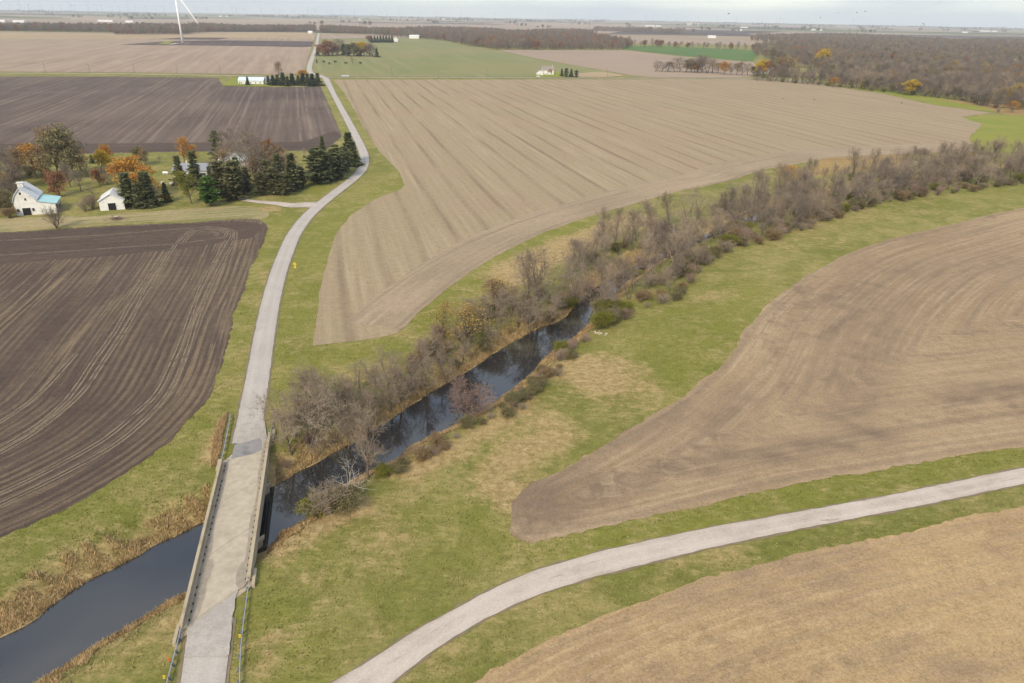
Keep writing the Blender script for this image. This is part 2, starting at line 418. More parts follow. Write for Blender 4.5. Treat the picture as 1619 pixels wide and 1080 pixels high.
MT['turf'] = leaf_mat('turf_blades', ((.160, .165, .038), (.36, .28, .135)), .9)
MT['weed'] = leaf_mat('green_bank_weeds', ((.085, .105, .03), (.155, .16, .045)), .9)

# ---------------------------------------------------------------- the creek channel and the ground sheet
WATER_Z = -2.9
NB_PX = [(-330, 1180), (-150, 1085), (0, 1008), (50, 984), (100, 945), (160, 910), (220, 880), (262, 855), (316, 832), (375, 800),
         (430, 772), (470, 748), (530, 716), (560, 700), (600, 676), (640, 648), (700, 610), (750, 580), (800, 548), (850, 521), (888, 506), (914, 478), (945, 452),
         (1000, 422), (1100, 376), (1250, 322), (1400, 296), (1619, 264), (1900, 232)]
SB_PX = [(-250, 1320), (-60, 1165), (60, 1078), (140, 1026), (200, 990), (268, 950), (320, 922), (375, 890), (425, 864), (442, 842), (490, 815), (530, 778),
         (578, 748), (620, 730), (652, 704), (705, 680), (762, 648), (800, 622), (836, 594), (868, 560), (905, 535), (935, 508), (962, 476),
         (1008, 434), (1106, 384), (1255, 328), (1403, 301), (1621, 268.5), (1900, 236)]
NB = resample(GP(NB_PX, WATER_Z), 2.0); SB = resample(GP(SB_PX, WATER_Z), 2.0)
WPOLY = np.vstack([NB, SB[::-1]])

def bank_dist_exact(P):
    d1, _, _ = seg_dist(P, NB); d2, _, _ = seg_dist(P, SB)
    d = np.minimum(d1, d2); ins = inside(P, WPOLY)
    return np.where(ins, -d, d)
_bx = np.arange(-190., 520., 1.0); _by = np.arange(20., 520., 1.0)
_bX, _bY = np.meshgrid(_bx, _by)
_bP = np.stack([_bX.ravel(), _bY.ravel()], 1)
_near = np.zeros(len(_bP), bool)
for _i in range(0, len(WPOLY), 12):
    _near |= (np.abs(_bP[:, 0]-WPOLY[_i, 0]) < 42) & (np.abs(_bP[:, 1]-WPOLY[_i, 1]) < 42)
_bg = np.full(len(_bP), 30.); _bg[_near] = np.minimum(bank_dist_exact(_bP[_near]), 30.); _bg = _bg.reshape(_bX.shape)
def bank_dist(P):
    P = np.asarray(P, float)
    fx = np.clip(P[:, 0]-_bx[0], 0, len(_bx)-1.001); fy = np.clip(P[:, 1]-_by[0], 0, len(_by)-1.001)
    i, j = fx.astype(int), fy.astype(int); a, b = fx-i, fy-j
    d = _bg[j, i]*(1-a)*(1-b)+_bg[j, i+1]*a*(1-b)+_bg[j+1, i]*(1-a)*b+_bg[j+1, i+1]*a*b
    out = (P[:, 0] < _bx[0]) | (P[:, 0] > _bx[-1]) | (P[:, 1] < _by[0]) | (P[:, 1] > _by[-1])
    return np.where(out, 30., d)
def wig(P, a=.13, b=.31):
    x, y = P[:, 0], P[:, 1]
    return np.sin(x*a+1.3*np.sin(y*b))*np.cos(y*a*1.7+.8*np.sin(x*b*.7))
def ground_z(P):
    P = np.asarray(P, float)
    d = bank_dist(P)+.5*wig(P, .35, .5)
    t = np.clip(d/5.6, 0, 1); up = t*t*(3-2*t)
    z = np.where(d < 0, WATER_Z-np.minimum(1.2, -d*.55), WATER_Z*(1-up))
    return z

# what the grass wears: traced strips (pixels, half width in metres, amount)
DRY = [([(925, 585), (960, 600)], 9, 1.1), ([(930, 600), (1000, 625)], 6, .5), ([(800, 735), (870, 690)], 5, 1.0), ([(780, 760), (830, 800)], 4, 1.0), ([(870, 640), (800, 690)], 6, .55),
       ([(800, 440), (850, 412), (900, 388), (960, 365), (1010, 345)], 7, 1.35), ([(660, 510), (740, 465)], 4, .35), ([(345, 690), (338, 730)], 1.4, 1.1), ([(200, 990), (270, 960), (120, 1060)], 5, .55), ([(280, 960), (290, 1040)], 2.5, .5),
       ([(430, 1010), (430, 1060)], 1.6, .6), ([(570, 860), (620, 800)], 4, .45), ([(1000, 470), (1080, 445)], 3, .5), ([(1240, 390), (1330, 350), (1480, 320)], 9, .35),
       ([(425, 420), (412, 470)], 1.6, .6), ([(468, 540), (470, 620)], 1.2, .5), ([(650, 1060), (800, 965), (1000, 905), (1200, 855)], 2.0, .45), ([(380, 180), (395, 210)], 2, .3),
       ([(430, 330), (250, 345), (0, 358)], 5, .9), ([(560, 610), (650, 570), (720, 520)], 6, .5), ([(620, 522), (640, 530)], 2, .8), ([(90, 900), (200, 850), (290, 800)], 5, .35), ([(440, 865), (560, 800)], 3, 1.1), ([(640, 745), (740, 700), (830, 640)], 3, 1.0), ([(500, 900), (470, 960)], 3, .35), ([(650, 860), (600, 900)], 4, .35), ([(1100, 480), (1180, 440)], 4, .4), ([(520, 560), (540, 620)], 3, .3)]
LUSH = [([(640, 535), (720, 470), (800, 415), (900, 365), (990, 335)], 5, .9), ([(440, 600), (470, 460), (500, 380), (560, 320), (620, 280)], 9, .6), ([(500, 570), (600, 560)], 7, .8), ([(400, 400), (360, 560), (300, 700), (100, 830)], 6, .45),
        ([(840, 870), (1000, 845), (1250, 785), (1619, 715)], 4, .8), ([(1180, 450), (1120, 540), (1060, 610)], 6, .75), ([(1000, 560), (1130, 470)], 10, .5), ([(480, 1050), (440, 980)], 4, .7), ([(1500, 325), (1619, 300)], 9, .5), ([(560, 860), (760, 830)], 10, .3),
        ([(600, 240), (560, 170), (520, 126)], 6, .8), ([(540, 170), (548, 205)], 4, .8), ([(500, 300), (560, 260)], 10, .9), ([(450, 345), (420, 380)], 5, .8), ([(960, 600), (1000, 560)], 4, .6), ([(1040, 830), (1100, 815)], 3, .4)]
def worn(P, spec):
    a = np.zeros(len(P))
    for px, w, amt in spec:
        D, _, _ = seg_dist(P, np.array(GP(px)))
        a = np.maximum(a, amt*np.clip(1.25-D/w*.75, 0, 1))
    return a

def set_attr(me, name, arr):
    at = me.attributes.new(name, 'FLOAT', 'POINT'); at.data.foreach_set('value', np.asarray(arr, np.float32))

def build_ground():
    pts = []
    xs = np.arange(-190, 330, 3.0); ys = np.arange(45, 330, 3.0)
    X, Y = np.meshgrid(xs, ys); X = X+NR.uniform(-.9, .9, X.shape); Y = Y+NR.uniform(-.9, .9, X.shape)
    P = np.stack([X.ravel(), Y.ravel()], 1); P = P[bank_dist(P) > 9]; pts.append(P)
    for s0, s1, st in ((60, 1200, 40),):
        X, Y = np.meshgrid(np.arange(-900, 1000, st), np.arange(40, 1200, st)); P = np.stack([X.ravel(), Y.ravel()], 1)
        P = P[(P[:, 1] > 335) | (P[:, 0] > 335) | (P[:, 0] < -195)]; pts.append(P[bank_dist(P) > 10])
    for B, sg in ((NB, -1), (SB, 1)):
        n = normals(B)*sg          # outward
        for off in (-5, -2.2, -.8, 0, .8, 1.8, 3.0, 4.2, 5.6, 7.2, 9.0):
            q = B+n*off
            d = bank_dist(q); q = q[np.abs(d-off) < .8+.1*abs(off)] if off > 0 else q[d < .2]
            pts.append(q+NR.uniform(-.2, .2, q.shape))
    for r in (1800, 3500, 7000, 12000, 18500):
        a = np.linspace(0, 2*math.pi, 48, endpoint=False); q = np.stack([r*np.cos(a), r*np.sin(a)], 1)
        pts.append(q[q[:, 1] > -3000])
    pts.append(np.array([(-3000., -2500.), (3000., -2500.), (-300., -200.), (300., -200.), (0, -60), (-150, 0), (150, 0)]))
    P = np.vstack(pts)
    v, _, f, *_ = delaunay_2d_cdt([Vector(p) for p in P], [], [], 0, 1e-3)
    P = np.array([(p.x, p.y) for p in v]); z = ground_z(P)
    me = mesh_of('ground', [(x, y, c) for (x, y), c in zip(P, z)], [tuple(t) for t in f], MT['grass'], True)
    d = bank_dist(P)
    near = np.abs(d) < 11
    dry = worn(P, DRY); dry = np.maximum(dry, np.where(near, np.clip(1.15-np.maximum(d, 0)/6.5, 0, 1), 0))
    set_attr(me, 'dry', dry); set_attr(me, 'lush', worn(P, LUSH)*(1-np.clip(dry, 0, .6)))
    me.update()
    if me.polygons[0].normal.z < 0: me.flip_normals()
    return tag(obj('ground', me), 'grassy ground with a creek channel cut through it', kind='structure')
build_ground()

wo_ = np.vstack([NB-normals(NB)*2.5, (SB+normals(SB)*2.5)[::-1]])
me = mesh_of('creek_water', [(x, y, WATER_Z) for x, y in np.vstack([NB-normals(NB)*2.5, SB+normals(SB)*2.5])],
             [(i, i+1, 0) for i in range(0)], MT['water'])
def strip_mesh(name, A, B, z, mat):
    n = min(len(A), len(B))
    a = resample(A, 1e9 if n < 2 else 1.0, False); ta = np.linspace(0, 1, n)
    def eq(q):
        s = np.concatenate([[0], np.cumsum(np.linalg.norm(np.diff(q, axis=0), axis=1))]); s /= s[-1]
        return np.stack([np.interp(ta, s, q[:, 0]), np.interp(ta, s, q[:, 1])], 1)
    a, b = eq(A), eq(B)
    v = [(x, y, z) for x, y in a]+[(x, y, z) for x, y in b]
    return mesh_of(name, v, [(i, n+i, n+i+1, i+1) for i in range(n-1)], mat)
bpy.data.meshes.remove(me)
tag(obj('creek_water', strip_mesh('creek_water', NB-normals(NB)*2.5, SB+normals(SB)*2.5, WATER_Z, MT['water'])),
    'dark still creek water reflecting the sky and bare trees', kind='structure')

# ---------------------------------------------------------------- fields
FIELDS = []
def uv_rows(me, P, guide=None, ang=None):
    if guide is not None:
        D, S, A = seg_dist(P, guide); u, v = A, D*S
    else:
        c, s = math.cos(ang), math.sin(ang); u = P[:, 0]*c+P[:, 1]*s; v = -P[:, 0]*s+P[:, 1]*c
    lay = me.uv_layers.new(name='rows')
    idx = np.empty(len(me.loops), np.int32); me.loops.foreach_get('vertex_index', idx)
    lay.data.foreach_set('uv', np.stack([u[idx], v[idx]], 1).astype(np.float32).ravel())

def field(name, px, mat, label, z=.04, step=3., grid=None, guide=None, ang=0., smooth=True, jit=.25, world=None, marks=None):
    if step == 3.: step, jit = 1.3, .32
    B = resample(world if world is not None else GP(px), step, smooth, True)
    B = B+NR.uniform(-jit, jit, B.shape)
    if jit: B = B+np.stack([wig(B, .45, .7), wig(B[:, ::-1], .5, .6)], 1)*jit*.45+np.stack([wig(B, .11, .19), wig(B[:, ::-1], .13, .17)], 1)*jit*1.3
    FIELDS.append(B)
    P = B
    if grid:
        lo, hi = B.min(0), B.max(0)
        X, Y = np.meshgrid(np.arange(lo[0], hi[0], grid), np.arange(lo[1], hi[1], grid)); Q = np.stack([X.ravel(), Y.ravel()], 1)
        Q = Q[inside(Q, B)]
        D, _, _ = seg_dist(Q, np.vstack([B, B[:1]])); Q = Q[D > grid*.4]
        P = np.vstack([B, Q])
    n = len(B)
    v, _, f, *_ = delaunay_2d_cdt([Vector(p) for p in P], [(i, (i+1) % n) for i in range(n)], [], 1, 1e-3)
    P = np.array([(p.x, p.y) for p in v])
    if not len(f): print('NOFACES', name)
    cx = np.array([P[list(t)].mean(0) for t in f]); keep = inside(cx, B)
    f = [tuple(t) for t, k in zip(f, keep) if k]
    me = mesh_of(name, [(x, y, z) for x, y in P], f, mat)
    uv_rows(me, P, guide, ang)
    set_attr(me, 'mark', worn(P, marks) if marks else np.zeros(len(P)))
    me.update()
    return tag(obj(name, me), label, kind='structure')
def ang_px(a, b):
    a, b = G(*a), G(*b); return math.atan2(b[1]-a[1], b[0]-a[0])

ROAD_PX = [(312, 1130), (321, 1080), (333, 1000), (352, 900), (371, 800), (388, 712), (400, 640), (407, 600), (420, 520), (430, 470), (441, 430), (452, 400), (464, 373), (483, 346), (506, 324), (530, 305), (556, 285), (571, 270), (576, 256), (574, 240),
           (560, 210), (543, 178), (528, 150), (515, 124)]
NS = ang_px((560, 210), (516, 126))
A_EDGE = [(416, 349), (395, 430), (370, 500), (350, 575), (330, 625), (300, 662), (262, 700), (200, 746), (100, 804), (0, 850), (-150, 915), (-400, 1010)]
gA = resample(GP(A_EDGE), 3.)
field('tilled_field', [(416, 349), (395, 430), (370, 500), (350, 575), (330, 625), (300, 662), (262, 700), (200, 746), (100, 804), (0, 850), (-150, 915), (-330, 985), (-500, 700), (-420, 400), (-200, 380), (0, 368), (100, 362), (200, 356), (300, 352)],
      MT['soil_near'], 'dark brown tilled field with straw rows between road and creek', grid=4., guide=gA)
field('tilled_field_headland', [(408, 352), (402, 374), (380, 378), (300, 392), (200, 402), (100, 410), (0, 419), (-200, 432), (-420, 440), (-420, 402), (-200, 382), (0, 370), (100, 364), (200, 358), (300, 354)], MT['soil_head'],
      'dark headland across the end of the tilled field', z=.055, ang=ang_px((0, 395), (300, 372)))
field('tilled_field_beyond', [(-420, 117), (0, 121), (200, 121), (345, 123), (352, 136), (430, 138), (507, 137), (522, 170), (541, 216), (515, 238), (400, 240), (290, 240), (100, 244), (-100, 246), (-420, 246)],
      MT['soil_far'], 'dark tilled field beyond the farmstead trees', step=8., smooth=False, ang=NS)
field('tilled_field_beyond_headland', [(-420, 228), (0, 228), (290, 226), (480, 224), (530, 206), (540, 216), (514, 237), (400, 239), (290, 239), (100, 243), (-100, 245), (-420, 245)],
      MT['soil_head'], 'dark headland of the field behind the farmstead', z=.06, step=8., smooth=False, ang=ang_px((0, 230), (290, 226)))
C_LOW = [(1545, 240), (1440, 243), (1310, 250), (1200, 270), (1150, 287), (1070, 303), (990, 326), (920, 346), (850, 372), (790, 401), (740, 432), (700, 462), (660, 497), (624, 531)]
field('harvested_field', [(497, 547), (500, 500), (507, 450), (520, 400), (531, 370), (552, 342), (590, 316), (636, 299), (640, 292), (630, 272), (610, 250), (597, 236), (577, 206), (561, 175), (545, 148), (527, 126),
                          (800, 126), (1190, 125), (1270, 128), (1345, 141), (1400, 149), (1480, 167), (1568, 178), (1520, 185), (1553, 196), (1532, 218)]+C_LOW,
      MT['tan_big'], 'wide tan harvested field with wavy dark rows between road and creek', grid=14., ang=ang_px((583, 132), (660, 230))+math.pi, smooth=False, step=5.,
      marks=[([(545, 400), (620, 330), (700, 300)], 14, .8), ([(560, 500), (600, 480)], 6, .7), ([(700, 250), (900, 300)], 20, .5)])
gC = resample(GP(C_LOW), 4.)
hC = np.vstack([gC, (gC+normals(gC)*np.linspace(30, 15, len(gC))[:, None])[::-1]])
field('harvested_field_headland', None, MT['tan_head'], 'turning strip of the harvested field along the creek grass', z=.055, grid=8., guide=gC, world=hC[::3], smooth=False)
D_LOW = [(805, 836), (832, 856), (900, 846), (1000, 826), (1100, 801), (1250, 766), (1400, 741), (1500, 723), (1619, 706), (1850, 672)]
D_UP = [(806, 804), (830, 774), (880, 746), (940, 711), (1010, 671), (1062, 641), (1102, 610), (1132, 585), (1160, 551), (1180, 521), (1200, 496), (1230, 470), (1270, 441), (1320, 411), (1380, 386), (1480, 361), (1619, 329), (1850, 290)]
gD = resample(GP(D_LOW[::-1]+D_UP), 3.)
field('harvested_field_bend', [(1850, 672), (1619, 706), (1500, 723), (1400, 741), (1250, 766), (1100, 801), (1000, 826), (900, 846), (832, 856), (806, 836), (806, 804), (830, 774), (880, 746), (940, 711), (1010, 671), (1062, 641), (1102, 610), (1132, 585), (1160, 551), (1180, 521), (1200, 496),
                               (1230, 470), (1270, 441), (1320, 411), (1380, 386), (1480, 361), (1619, 329), (1850, 290)],
      MT['tan_mixed'], 'tan and brown harvested field inside the bend between creek grass and gravel road', grid=4., guide=gD,
      marks=[([(960, 770), (1050, 745), (1200, 720), (1400, 690)], 2.2, 1.3), ([(840, 790), (900, 770)], 4, 1.2), ([(1140, 680), (1180, 620)], 4, .8), ([(1330, 660), (1370, 590), (1400, 520)], 5, .8), ([(1300, 600), (1400, 470)], 9, .5), ([(1440, 430), (1600, 420)], 10, .5), ([(1000, 690), (1120, 650)], 4, .6), ([(1500, 625), (1619, 610)], 3, 1.0)])
E_TOP = [(700, 1110), (745, 1082), (800, 1050), (850, 1020), (950, 976), (1100, 921), (1250, 881), (1400, 846), (1619, 802), (1900, 752)]
gE = resample(GP(E_TOP), 3.)
field('stubble_field', E_TOP+[(2100, 1000), (1900, 1500), (900, 1500), (650, 1180)], MT['straw'], 'straw coloured stubble field below the gravel road', grid=3.5, guide=gE,
      marks=[([(1060, 960), (1200, 900), (1350, 870)], 2.5, 1.0), ([(1220, 950), (1380, 910)], 3, .9), ([(1480, 1050), (1560, 1075)], 2.5, 1.0), ([(1560, 870), (1619, 850)], 2, .8), ([(900, 1040), (980, 1000)], 2, .5)])
# yard and meadows
field('dry_yard_strip', [(0, 368), (100, 360), (200, 354), (300, 350), (412, 347), (420, 334), (370, 326), (300, 330), (220, 336), (120, 342), (0, 345), (-100, 352), (-100, 374)], MT['dry_yard'], 'strip of dry yard grass between barns and tilled field', z=.03, ang=ang_px((0, 395), (300, 372)))
field('bright_meadow', [(1522, 186), (1570, 182), (1700, 186), (1800, 250), (1619, 240), (1540, 240), (1534, 218), (1556, 197)], MT['meadow'], 'bright green meadow at the end of the harvested field', z=.05, smooth=False, step=8.)
field('green_verge_strip', [(1345, 139), (1400, 141), (1450, 149), (1500, 157), (1550, 167), (1577, 177), (1540, 174), (1480, 166), (1400, 148)], MT['meadow'], 'narrow green strip along the wood edge', z=.05, smooth=False, step=8.)
field('golden_weed_patch', [(1470, 156), (1530, 160), (1700, 172), (1700, 186), (1590, 182), (1550, 168)], MT['weeds'], 'golden weed patch by the wood edge', z=.06, smooth=False, step=8.)
field('rust_weed_strip', [(1300, 251), (1440, 243), (1440, 262), (1330, 275), (1260, 280)], MT['weeds'], 'rust coloured weed strip behind the creek trees', z=.05, smooth=False, step=5.)
# beyond the cross road
def far(name, px, mat, label, z, ang=None): return field(name, px, MT[mat], label, z=z, step=60., smooth=False, jit=0., ang=NS if ang is None else ang)
far('distant_field', [(-500, 108), (0, 113.5), (200, 114.5), (480, 119), (484, 104), (492, 74), (499, 56), (500, 50), (470, 48), (330, 48), (180, 52), (-500, 44)], 'tan_far', 'tan harvested field beyond the cross road around the wind turbine', .15)
far('distant_field_golden_band', [(-500, 50), (0, 52), (180, 54), (300, 55), (420, 50), (498, 52), (494, 62), (330, 60), (180, 62), (-500, 60)], 'gold_far', 'golden band at the end of the turbine field', .35)
far('dark_turbine_strip', [(190, 71), (230, 68), (262, 65.5), (340, 64), (496, 65.5), (492, 75), (400, 73), (300, 72)], 'dark_far', 'dark tilled strip around the turbine foot', .5)
far('brown_turbine_strip', [(255, 62), (290, 59.5), (365, 60), (345, 63), (280, 62.5)], 'dark_far', 'small brown strip behind the turbine foot', .5)
far('green_turbine_patch', [(250, 69.5), (262, 65.8), (276, 65), (264, 70.5)], 'meadow', 'small green patch beside the turbine foot', .7)
far('dark_winding_swale', [(0, 100), (60, 98), (105, 92), (150, 83), (165, 78), (180, 77), (178, 80), (150, 85), (110, 94), (60, 100), (0, 102)], 'tan_head', 'dark winding wet streak in the turbine field', .3)
far('swale_streak', [(130, 101), (145, 100.5), (165, 104), (150, 103.5)], 'tan_head', 'short dark wet streak in the turbine field', .3)
far('pasture', [(501, 121), (955, 123), (992, 120), (900, 103), (840, 92), (785, 79), (740, 72), (700, 63), (640, 57), (506, 57), (503, 75), (496, 100)], 'green_far', 'pale green pasture beyond the cross road', .15)
far('pasture_tan_end', [(506, 53), (640, 55), (650, 59), (507, 62)], 'tan_far', 'tan end strip of the pasture', .35)
far('golden_corner', [(905, 117), (950, 113.5), (992, 120), (955, 122.5), (905, 122.5)], 'gold_far', 'golden corner of the pasture behind the white house', .3)
far('tan_field_east', [(787, 79), (840, 91), (900, 102), (998, 119), (1000, 122.5), (1190, 123), (1205, 112), (1190, 98), (1080, 90), (985, 79)], 'tan_far', 'tan harvested field behind the house with spruces', .15, ang_px((900, 110), (1150, 112)))
far('green_crop', [(985, 73), (1040, 72.5), (1120, 76), (1200, 80), (1190, 98), (1080, 88.5), (985, 78)], 'lush_far', 'bright green winter crop field before the tree row', .3)
far('tan_field_behind_row', [(930, 52), (1000, 50), (1090, 52), (1190, 61), (1230, 66), (1200, 72), (1100, 70), (985, 69), (950, 66)], 'tan_far', 'tan field behind the distant tree row', .4)
far('tan_field_far_left', [(-600, 22), (-300, 26), (0, 29), (250, 33), (500, 37), (640, 40), (640, 50), (500, 47), (330, 43), (180, 42), (-600, 40)], 'tan_far', 'far tan farmland behind the dark wood strip', .6)
far('tan_field_far_mid', [(500, 36), (700, 38), (900, 42), (1000, 46), (960, 54), (880, 51), (760, 48), (640, 47)], 'tan_far', 'far tan farmland behind the rust wood', .8)
far('tan_field_far_right', [(1330, 60), (1400, 58), (1500, 64), (1800, 72), (1800, 62), (1619, 58), (1400, 52), (1250, 50), (1180, 54), (1230, 58)], 'tan_far', 'far tan farmland behind the wide grey wood', .6)
far('dark_field_far_right', [(1380, 54.5), (1619, 58), (1800, 61), (1800, 66), (1619, 63), (1480, 59)], 'dark_far', 'far dark tilled strip behind the wide wood', 1.0)
far('dark_field_far_mid', [(990, 46), (1200, 50), (1150, 53), (1000, 50)], 'dark_far', 'far dark tilled strip behind the tan field', 1.2)
far('dark_field_far_left', [(215, 28), (300, 28.5), (300, 30.5), (200, 30)], 'dark_far', 'thin far dark strip behind the turbine', 1.6)
# patchwork to the horizon
def patchwork():
    n = NT('distant_farmland', .95, .05); co = n.obco()
    b = n.node('ShaderNodeTexVoronoi', distance='CHEBYCHEV'); n.put(b.inputs['Vector'], n.scale(co, (1/1500., 1/800., 1), rot=-(NS-math.pi/2))); b.inputs['Scale'].default_value = 1.; b.inputs['Randomness'].default_value = .75
    s = n.node('ShaderNodeSeparateColor'); n.put(s.inputs[0], b.outputs['Color'])
    c = n.mix((.27, .205, .145), (.33, .255, .175), s.outputs[0])
    c = n.mix(c, (.095, .072, .062), n.step(s.outputs[1], .70, .72)); c = n.mix(c, (.14, .15, .06), n.step(s.outputs[2], .86, .88))
    return n.done(n.val(c, n.math('MULTIPLY_ADD', n.noise(co, .01, 4), .5, .75)))
a = np.linspace(math.radians(22), math.radians(152), 60)
ring = [(18400*math.cos(t), 18400*math.sin(t)) for t in a]+[(2900*math.cos(t), 2900*math.sin(t)) for t in a[::-1]]
k = len(a)
me = mesh_of('distant_farmland', [(x, y, .5) for x, y in ring], [(i, i+1, 2*k-2-i, 2*k-1-i) for i in range(k-1)], patchwork())
me.flip_normals() if me.polygons[0].normal.z < 0 else None
tag(obj('distant_farmland', me), 'patchwork of distant fields reaching the horizon', kind='structure')

# wheel tracks on the near tilled field
def ribbon(name, P, w, z, mat, label=None, parent=None, jit=0., taper=None, kind='structure', zf=None):
    n = normals(P); ww = np.full(len(P), w/2) if taper is None else taper/2
    a = P-n*(ww+NR.uniform(-jit, jit, len(P)))[:, None]; b = P+n*(ww+NR.uniform(-jit, jit, len(P)))[:, None]
    s = np.concatenate([[0], np.cumsum(np.linalg.norm(np.diff(P, axis=0), axis=1))])
    zz = np.full(len(P), z) if zf is None else zf
    v = []; uv = []; cols = 5
    for i in range(len(P)):
        for j in range(cols):
            t = j/(cols-1); q = a[i]*(1-t)+b[i]*t; v.append((q[0], q[1], zz[i]+(.05*(1-abs(2*t-1)) if w > 3 else 0))); uv.append((s[i], (t-.5)*2*ww[i]))
    f = [(i*cols+j, i*cols+j+1, (i+1)*cols+j+1, (i+1)*cols+j) for i in range(len(P)-1) for j in range(cols-1)]
    me = mesh_of(name, v, f, mat, True)
    lay = me.uv_layers.new(name='rows')
    for l in me.loops: lay.data[l.index].uv = uv[l.vertex_index]
    if me.polygons[0].normal.z < 0: me.flip_normals()
    o = obj(name, me, parent)
    if parent is None: tag(o, label, kind=kind)
    return o
def track_mat():
    n = NT('pressed_wheel_track', .95, .1); co = n.obco(); uv = n.uv('rows')
    c = n.val(n.rgb((.195, .150, .108)), n.math('MULTIPLY_ADD', n.noise(co, 2.5, 5, .7), .8, .6))
    n.put(n.b.inputs['Alpha'], n.math('MULTIPLY', n.step(n.noise(n.scale(uv, (.25, 2.5, 1)), 1., 5, .7), .30, .55), n.step(n.math('ABSOLUTE', n.sep(uv)[1]), .30, .10)))
    return n.done(c)
TRK = track_mat()
fieldA = bpy.data.objects['tilled_field']
TR = [[(358, 380), (320, 450), (293, 523), (273, 573), (247, 623), (200, 667), (160, 698), (90, 738), (0, 782), (-120, 835)],
      [(373, 377), (334, 450), (311, 507), (291, 570), (274, 610), (247, 647), (187, 700), (110, 744), (0, 798), (-120, 850)],
      [(260, 400), (213, 470), (180, 527), (147, 573), (110, 627), (67, 667), (17, 700), (-80, 755)],
      [(306, 361), (290, 374), (275, 391), (230, 463), (200, 517), (167, 567), (133, 617), (87, 660), (33, 698), (-70, 755)],
      [(373, 377), (371, 367), (352, 361), (328, 359), (306, 361)], [(352, 378), (358, 370), (348, 365), (325, 363), (308, 366), (290, 384)], [(340, 374), (344, 369), (330, 366), (314, 368)], [(364, 380), (366, 370), (350, 363), (325, 361)],
      [(-100, 410), (0, 404), (100, 398), (200, 391), (285, 385), (350, 376)], [(-100, 389), (0, 381), (130, 374), (300, 361)], [(0, 470), (-100, 540)], [(120, 560), (60, 625), (0, 668), (-60, 700)]]
for t in TR:
    P = resample(GP(t), 1.5)
    for o in (-.42, .42):
        Q = P+normals(P)*o
        ribbon('wheel_track', Q, .62, .075 if o < 0 else .08, TRK, parent=fieldA)

# ---------------------------------------------------------------- roads
RC = resample(GP(ROAD_PX), 1.5)
def road_width(P):
    return np.full(len(P), 4.9)
dist_n = RC[:, 1]
wid = np.where(RC[:, 1] < 112, 5.0, 4.7)+np.clip((dist_n-700)/150, 0, 1)*2.5
# deck of the bridge carries the road between y=70 and y=105
b0 = int(np.argmin(np.abs(RC[:, 1]-66))); b1 = int(np.argmin(np.abs(RC[:, 1]-106.5)))
ribbon('road_shoulder', RC[b1:], 0, .06, MT['shoulder'], 'thin dirt shoulder under the paved road edges', jit=.15, taper=(wid+.8)[b1:])
ribbon('road', RC[b1:], 6, .13, MT['road'], 'pale grey chip seal country road curving past the farmstead', jit=.07, taper=wid[b1:])
ribbon('road_shoulder_south', RC[:b0+1], 0, .06, MT['shoulder'], 'thin dirt shoulder beside the short bridge approach', jit=.15, taper=(wid+.8)[:b0+1])
ribbon('road_south', RC[:b0+1], 6, .13, MT['road'], 'pale road surface of the short bridge approach', jit=.07, taper=wid[:b0+1])
N2 = resample(GP([(516, 125), (505, 119.5), (494, 117), (489.5, 112), (490, 103), (494.5, 90), (499, 77), (502, 64), (504, 53)]), 6.)
ribbon('road_north', N2, 6, .25, MT['road'], 'pale country road running on north beyond the cross road', taper=np.linspace(7, 9, len(N2)), zf=np.linspace(.2, .8, len(N2)))
X1 = resample(GP([(-500, 109.5), (0, 116), (180, 117), (360, 120), (515, 122.5), (700, 123), (950, 124), (1100, 124), (1210, 124.5), (1275, 127.5)]), 10., False)
ribbon('cross_road', X1, 6, .3, MT['gravel'], 'straight pale cross road between the harvested fields', taper=np.full(len(X1), 6.5), zf=np.full(len(X1), .3))
GR_T = resample(GP([(455, 1120), (520, 1081), (600, 1035), (700, 976), (800, 921), (900, 886), (1000, 861), (1100, 839), (1250, 812), (1400, 785), (1619, 740), (1900, 690)]), 1.5)
GR_B = resample(GP([(570, 1125), (628, 1083), (700, 1018), (765, 978), (850, 940), (950, 910), (1050, 885), (1150, 861), (1300, 830), (1450, 801), (1619, 766), (1900, 714)]), 1.5)
nn = min(len(GR_T), len(GR_B)); ta = np.linspace(0, 1, nn)
def eqs(q):
    s = np.concatenate([[0], np.cumsum(np.linalg.norm(np.diff(q, axis=0), axis=1))]); s /= s[-1]
    return np.stack([np.interp(ta, s, q[:, 0]), np.interp(ta, s, q[:, 1])], 1)
a_, b_ = eqs(GR_T), eqs(GR_B); GC = (a_+b_)/2
Dw, _, _ = seg_dist(GC, GR_T); Dw = np.convolve(np.pad(Dw, 6, 'edge'), np.ones(13)/13, 'valid')*2
ribbon('gravel_road_shoulder', GC, 0, .05, MT['shoulder'], 'muddy edge of the gravel road', jit=.2, taper=Dw+.6)
ribbon('gravel_road', GC, 6, .10, MT['gravel'], 'pale gravel road sweeping between the two stubble fields', jit=.09, taper=Dw)
DV = resample(GP([(505, 325), (485, 324), (462, 325), (440, 322), (415, 320), (390, 317), (372, 313), (350, 309), (330, 300)]), 1.5)
ribbon('driveway', DV, 4, .115, MT['gravel'], 'gravel farm driveway joining the paved road', jit=.1, taper=np.interp(np.linspace(0, 1, len(DV)), [0, .08, .25, .45, 1], [9, 9, 5.5, 3.4, 3.0]))
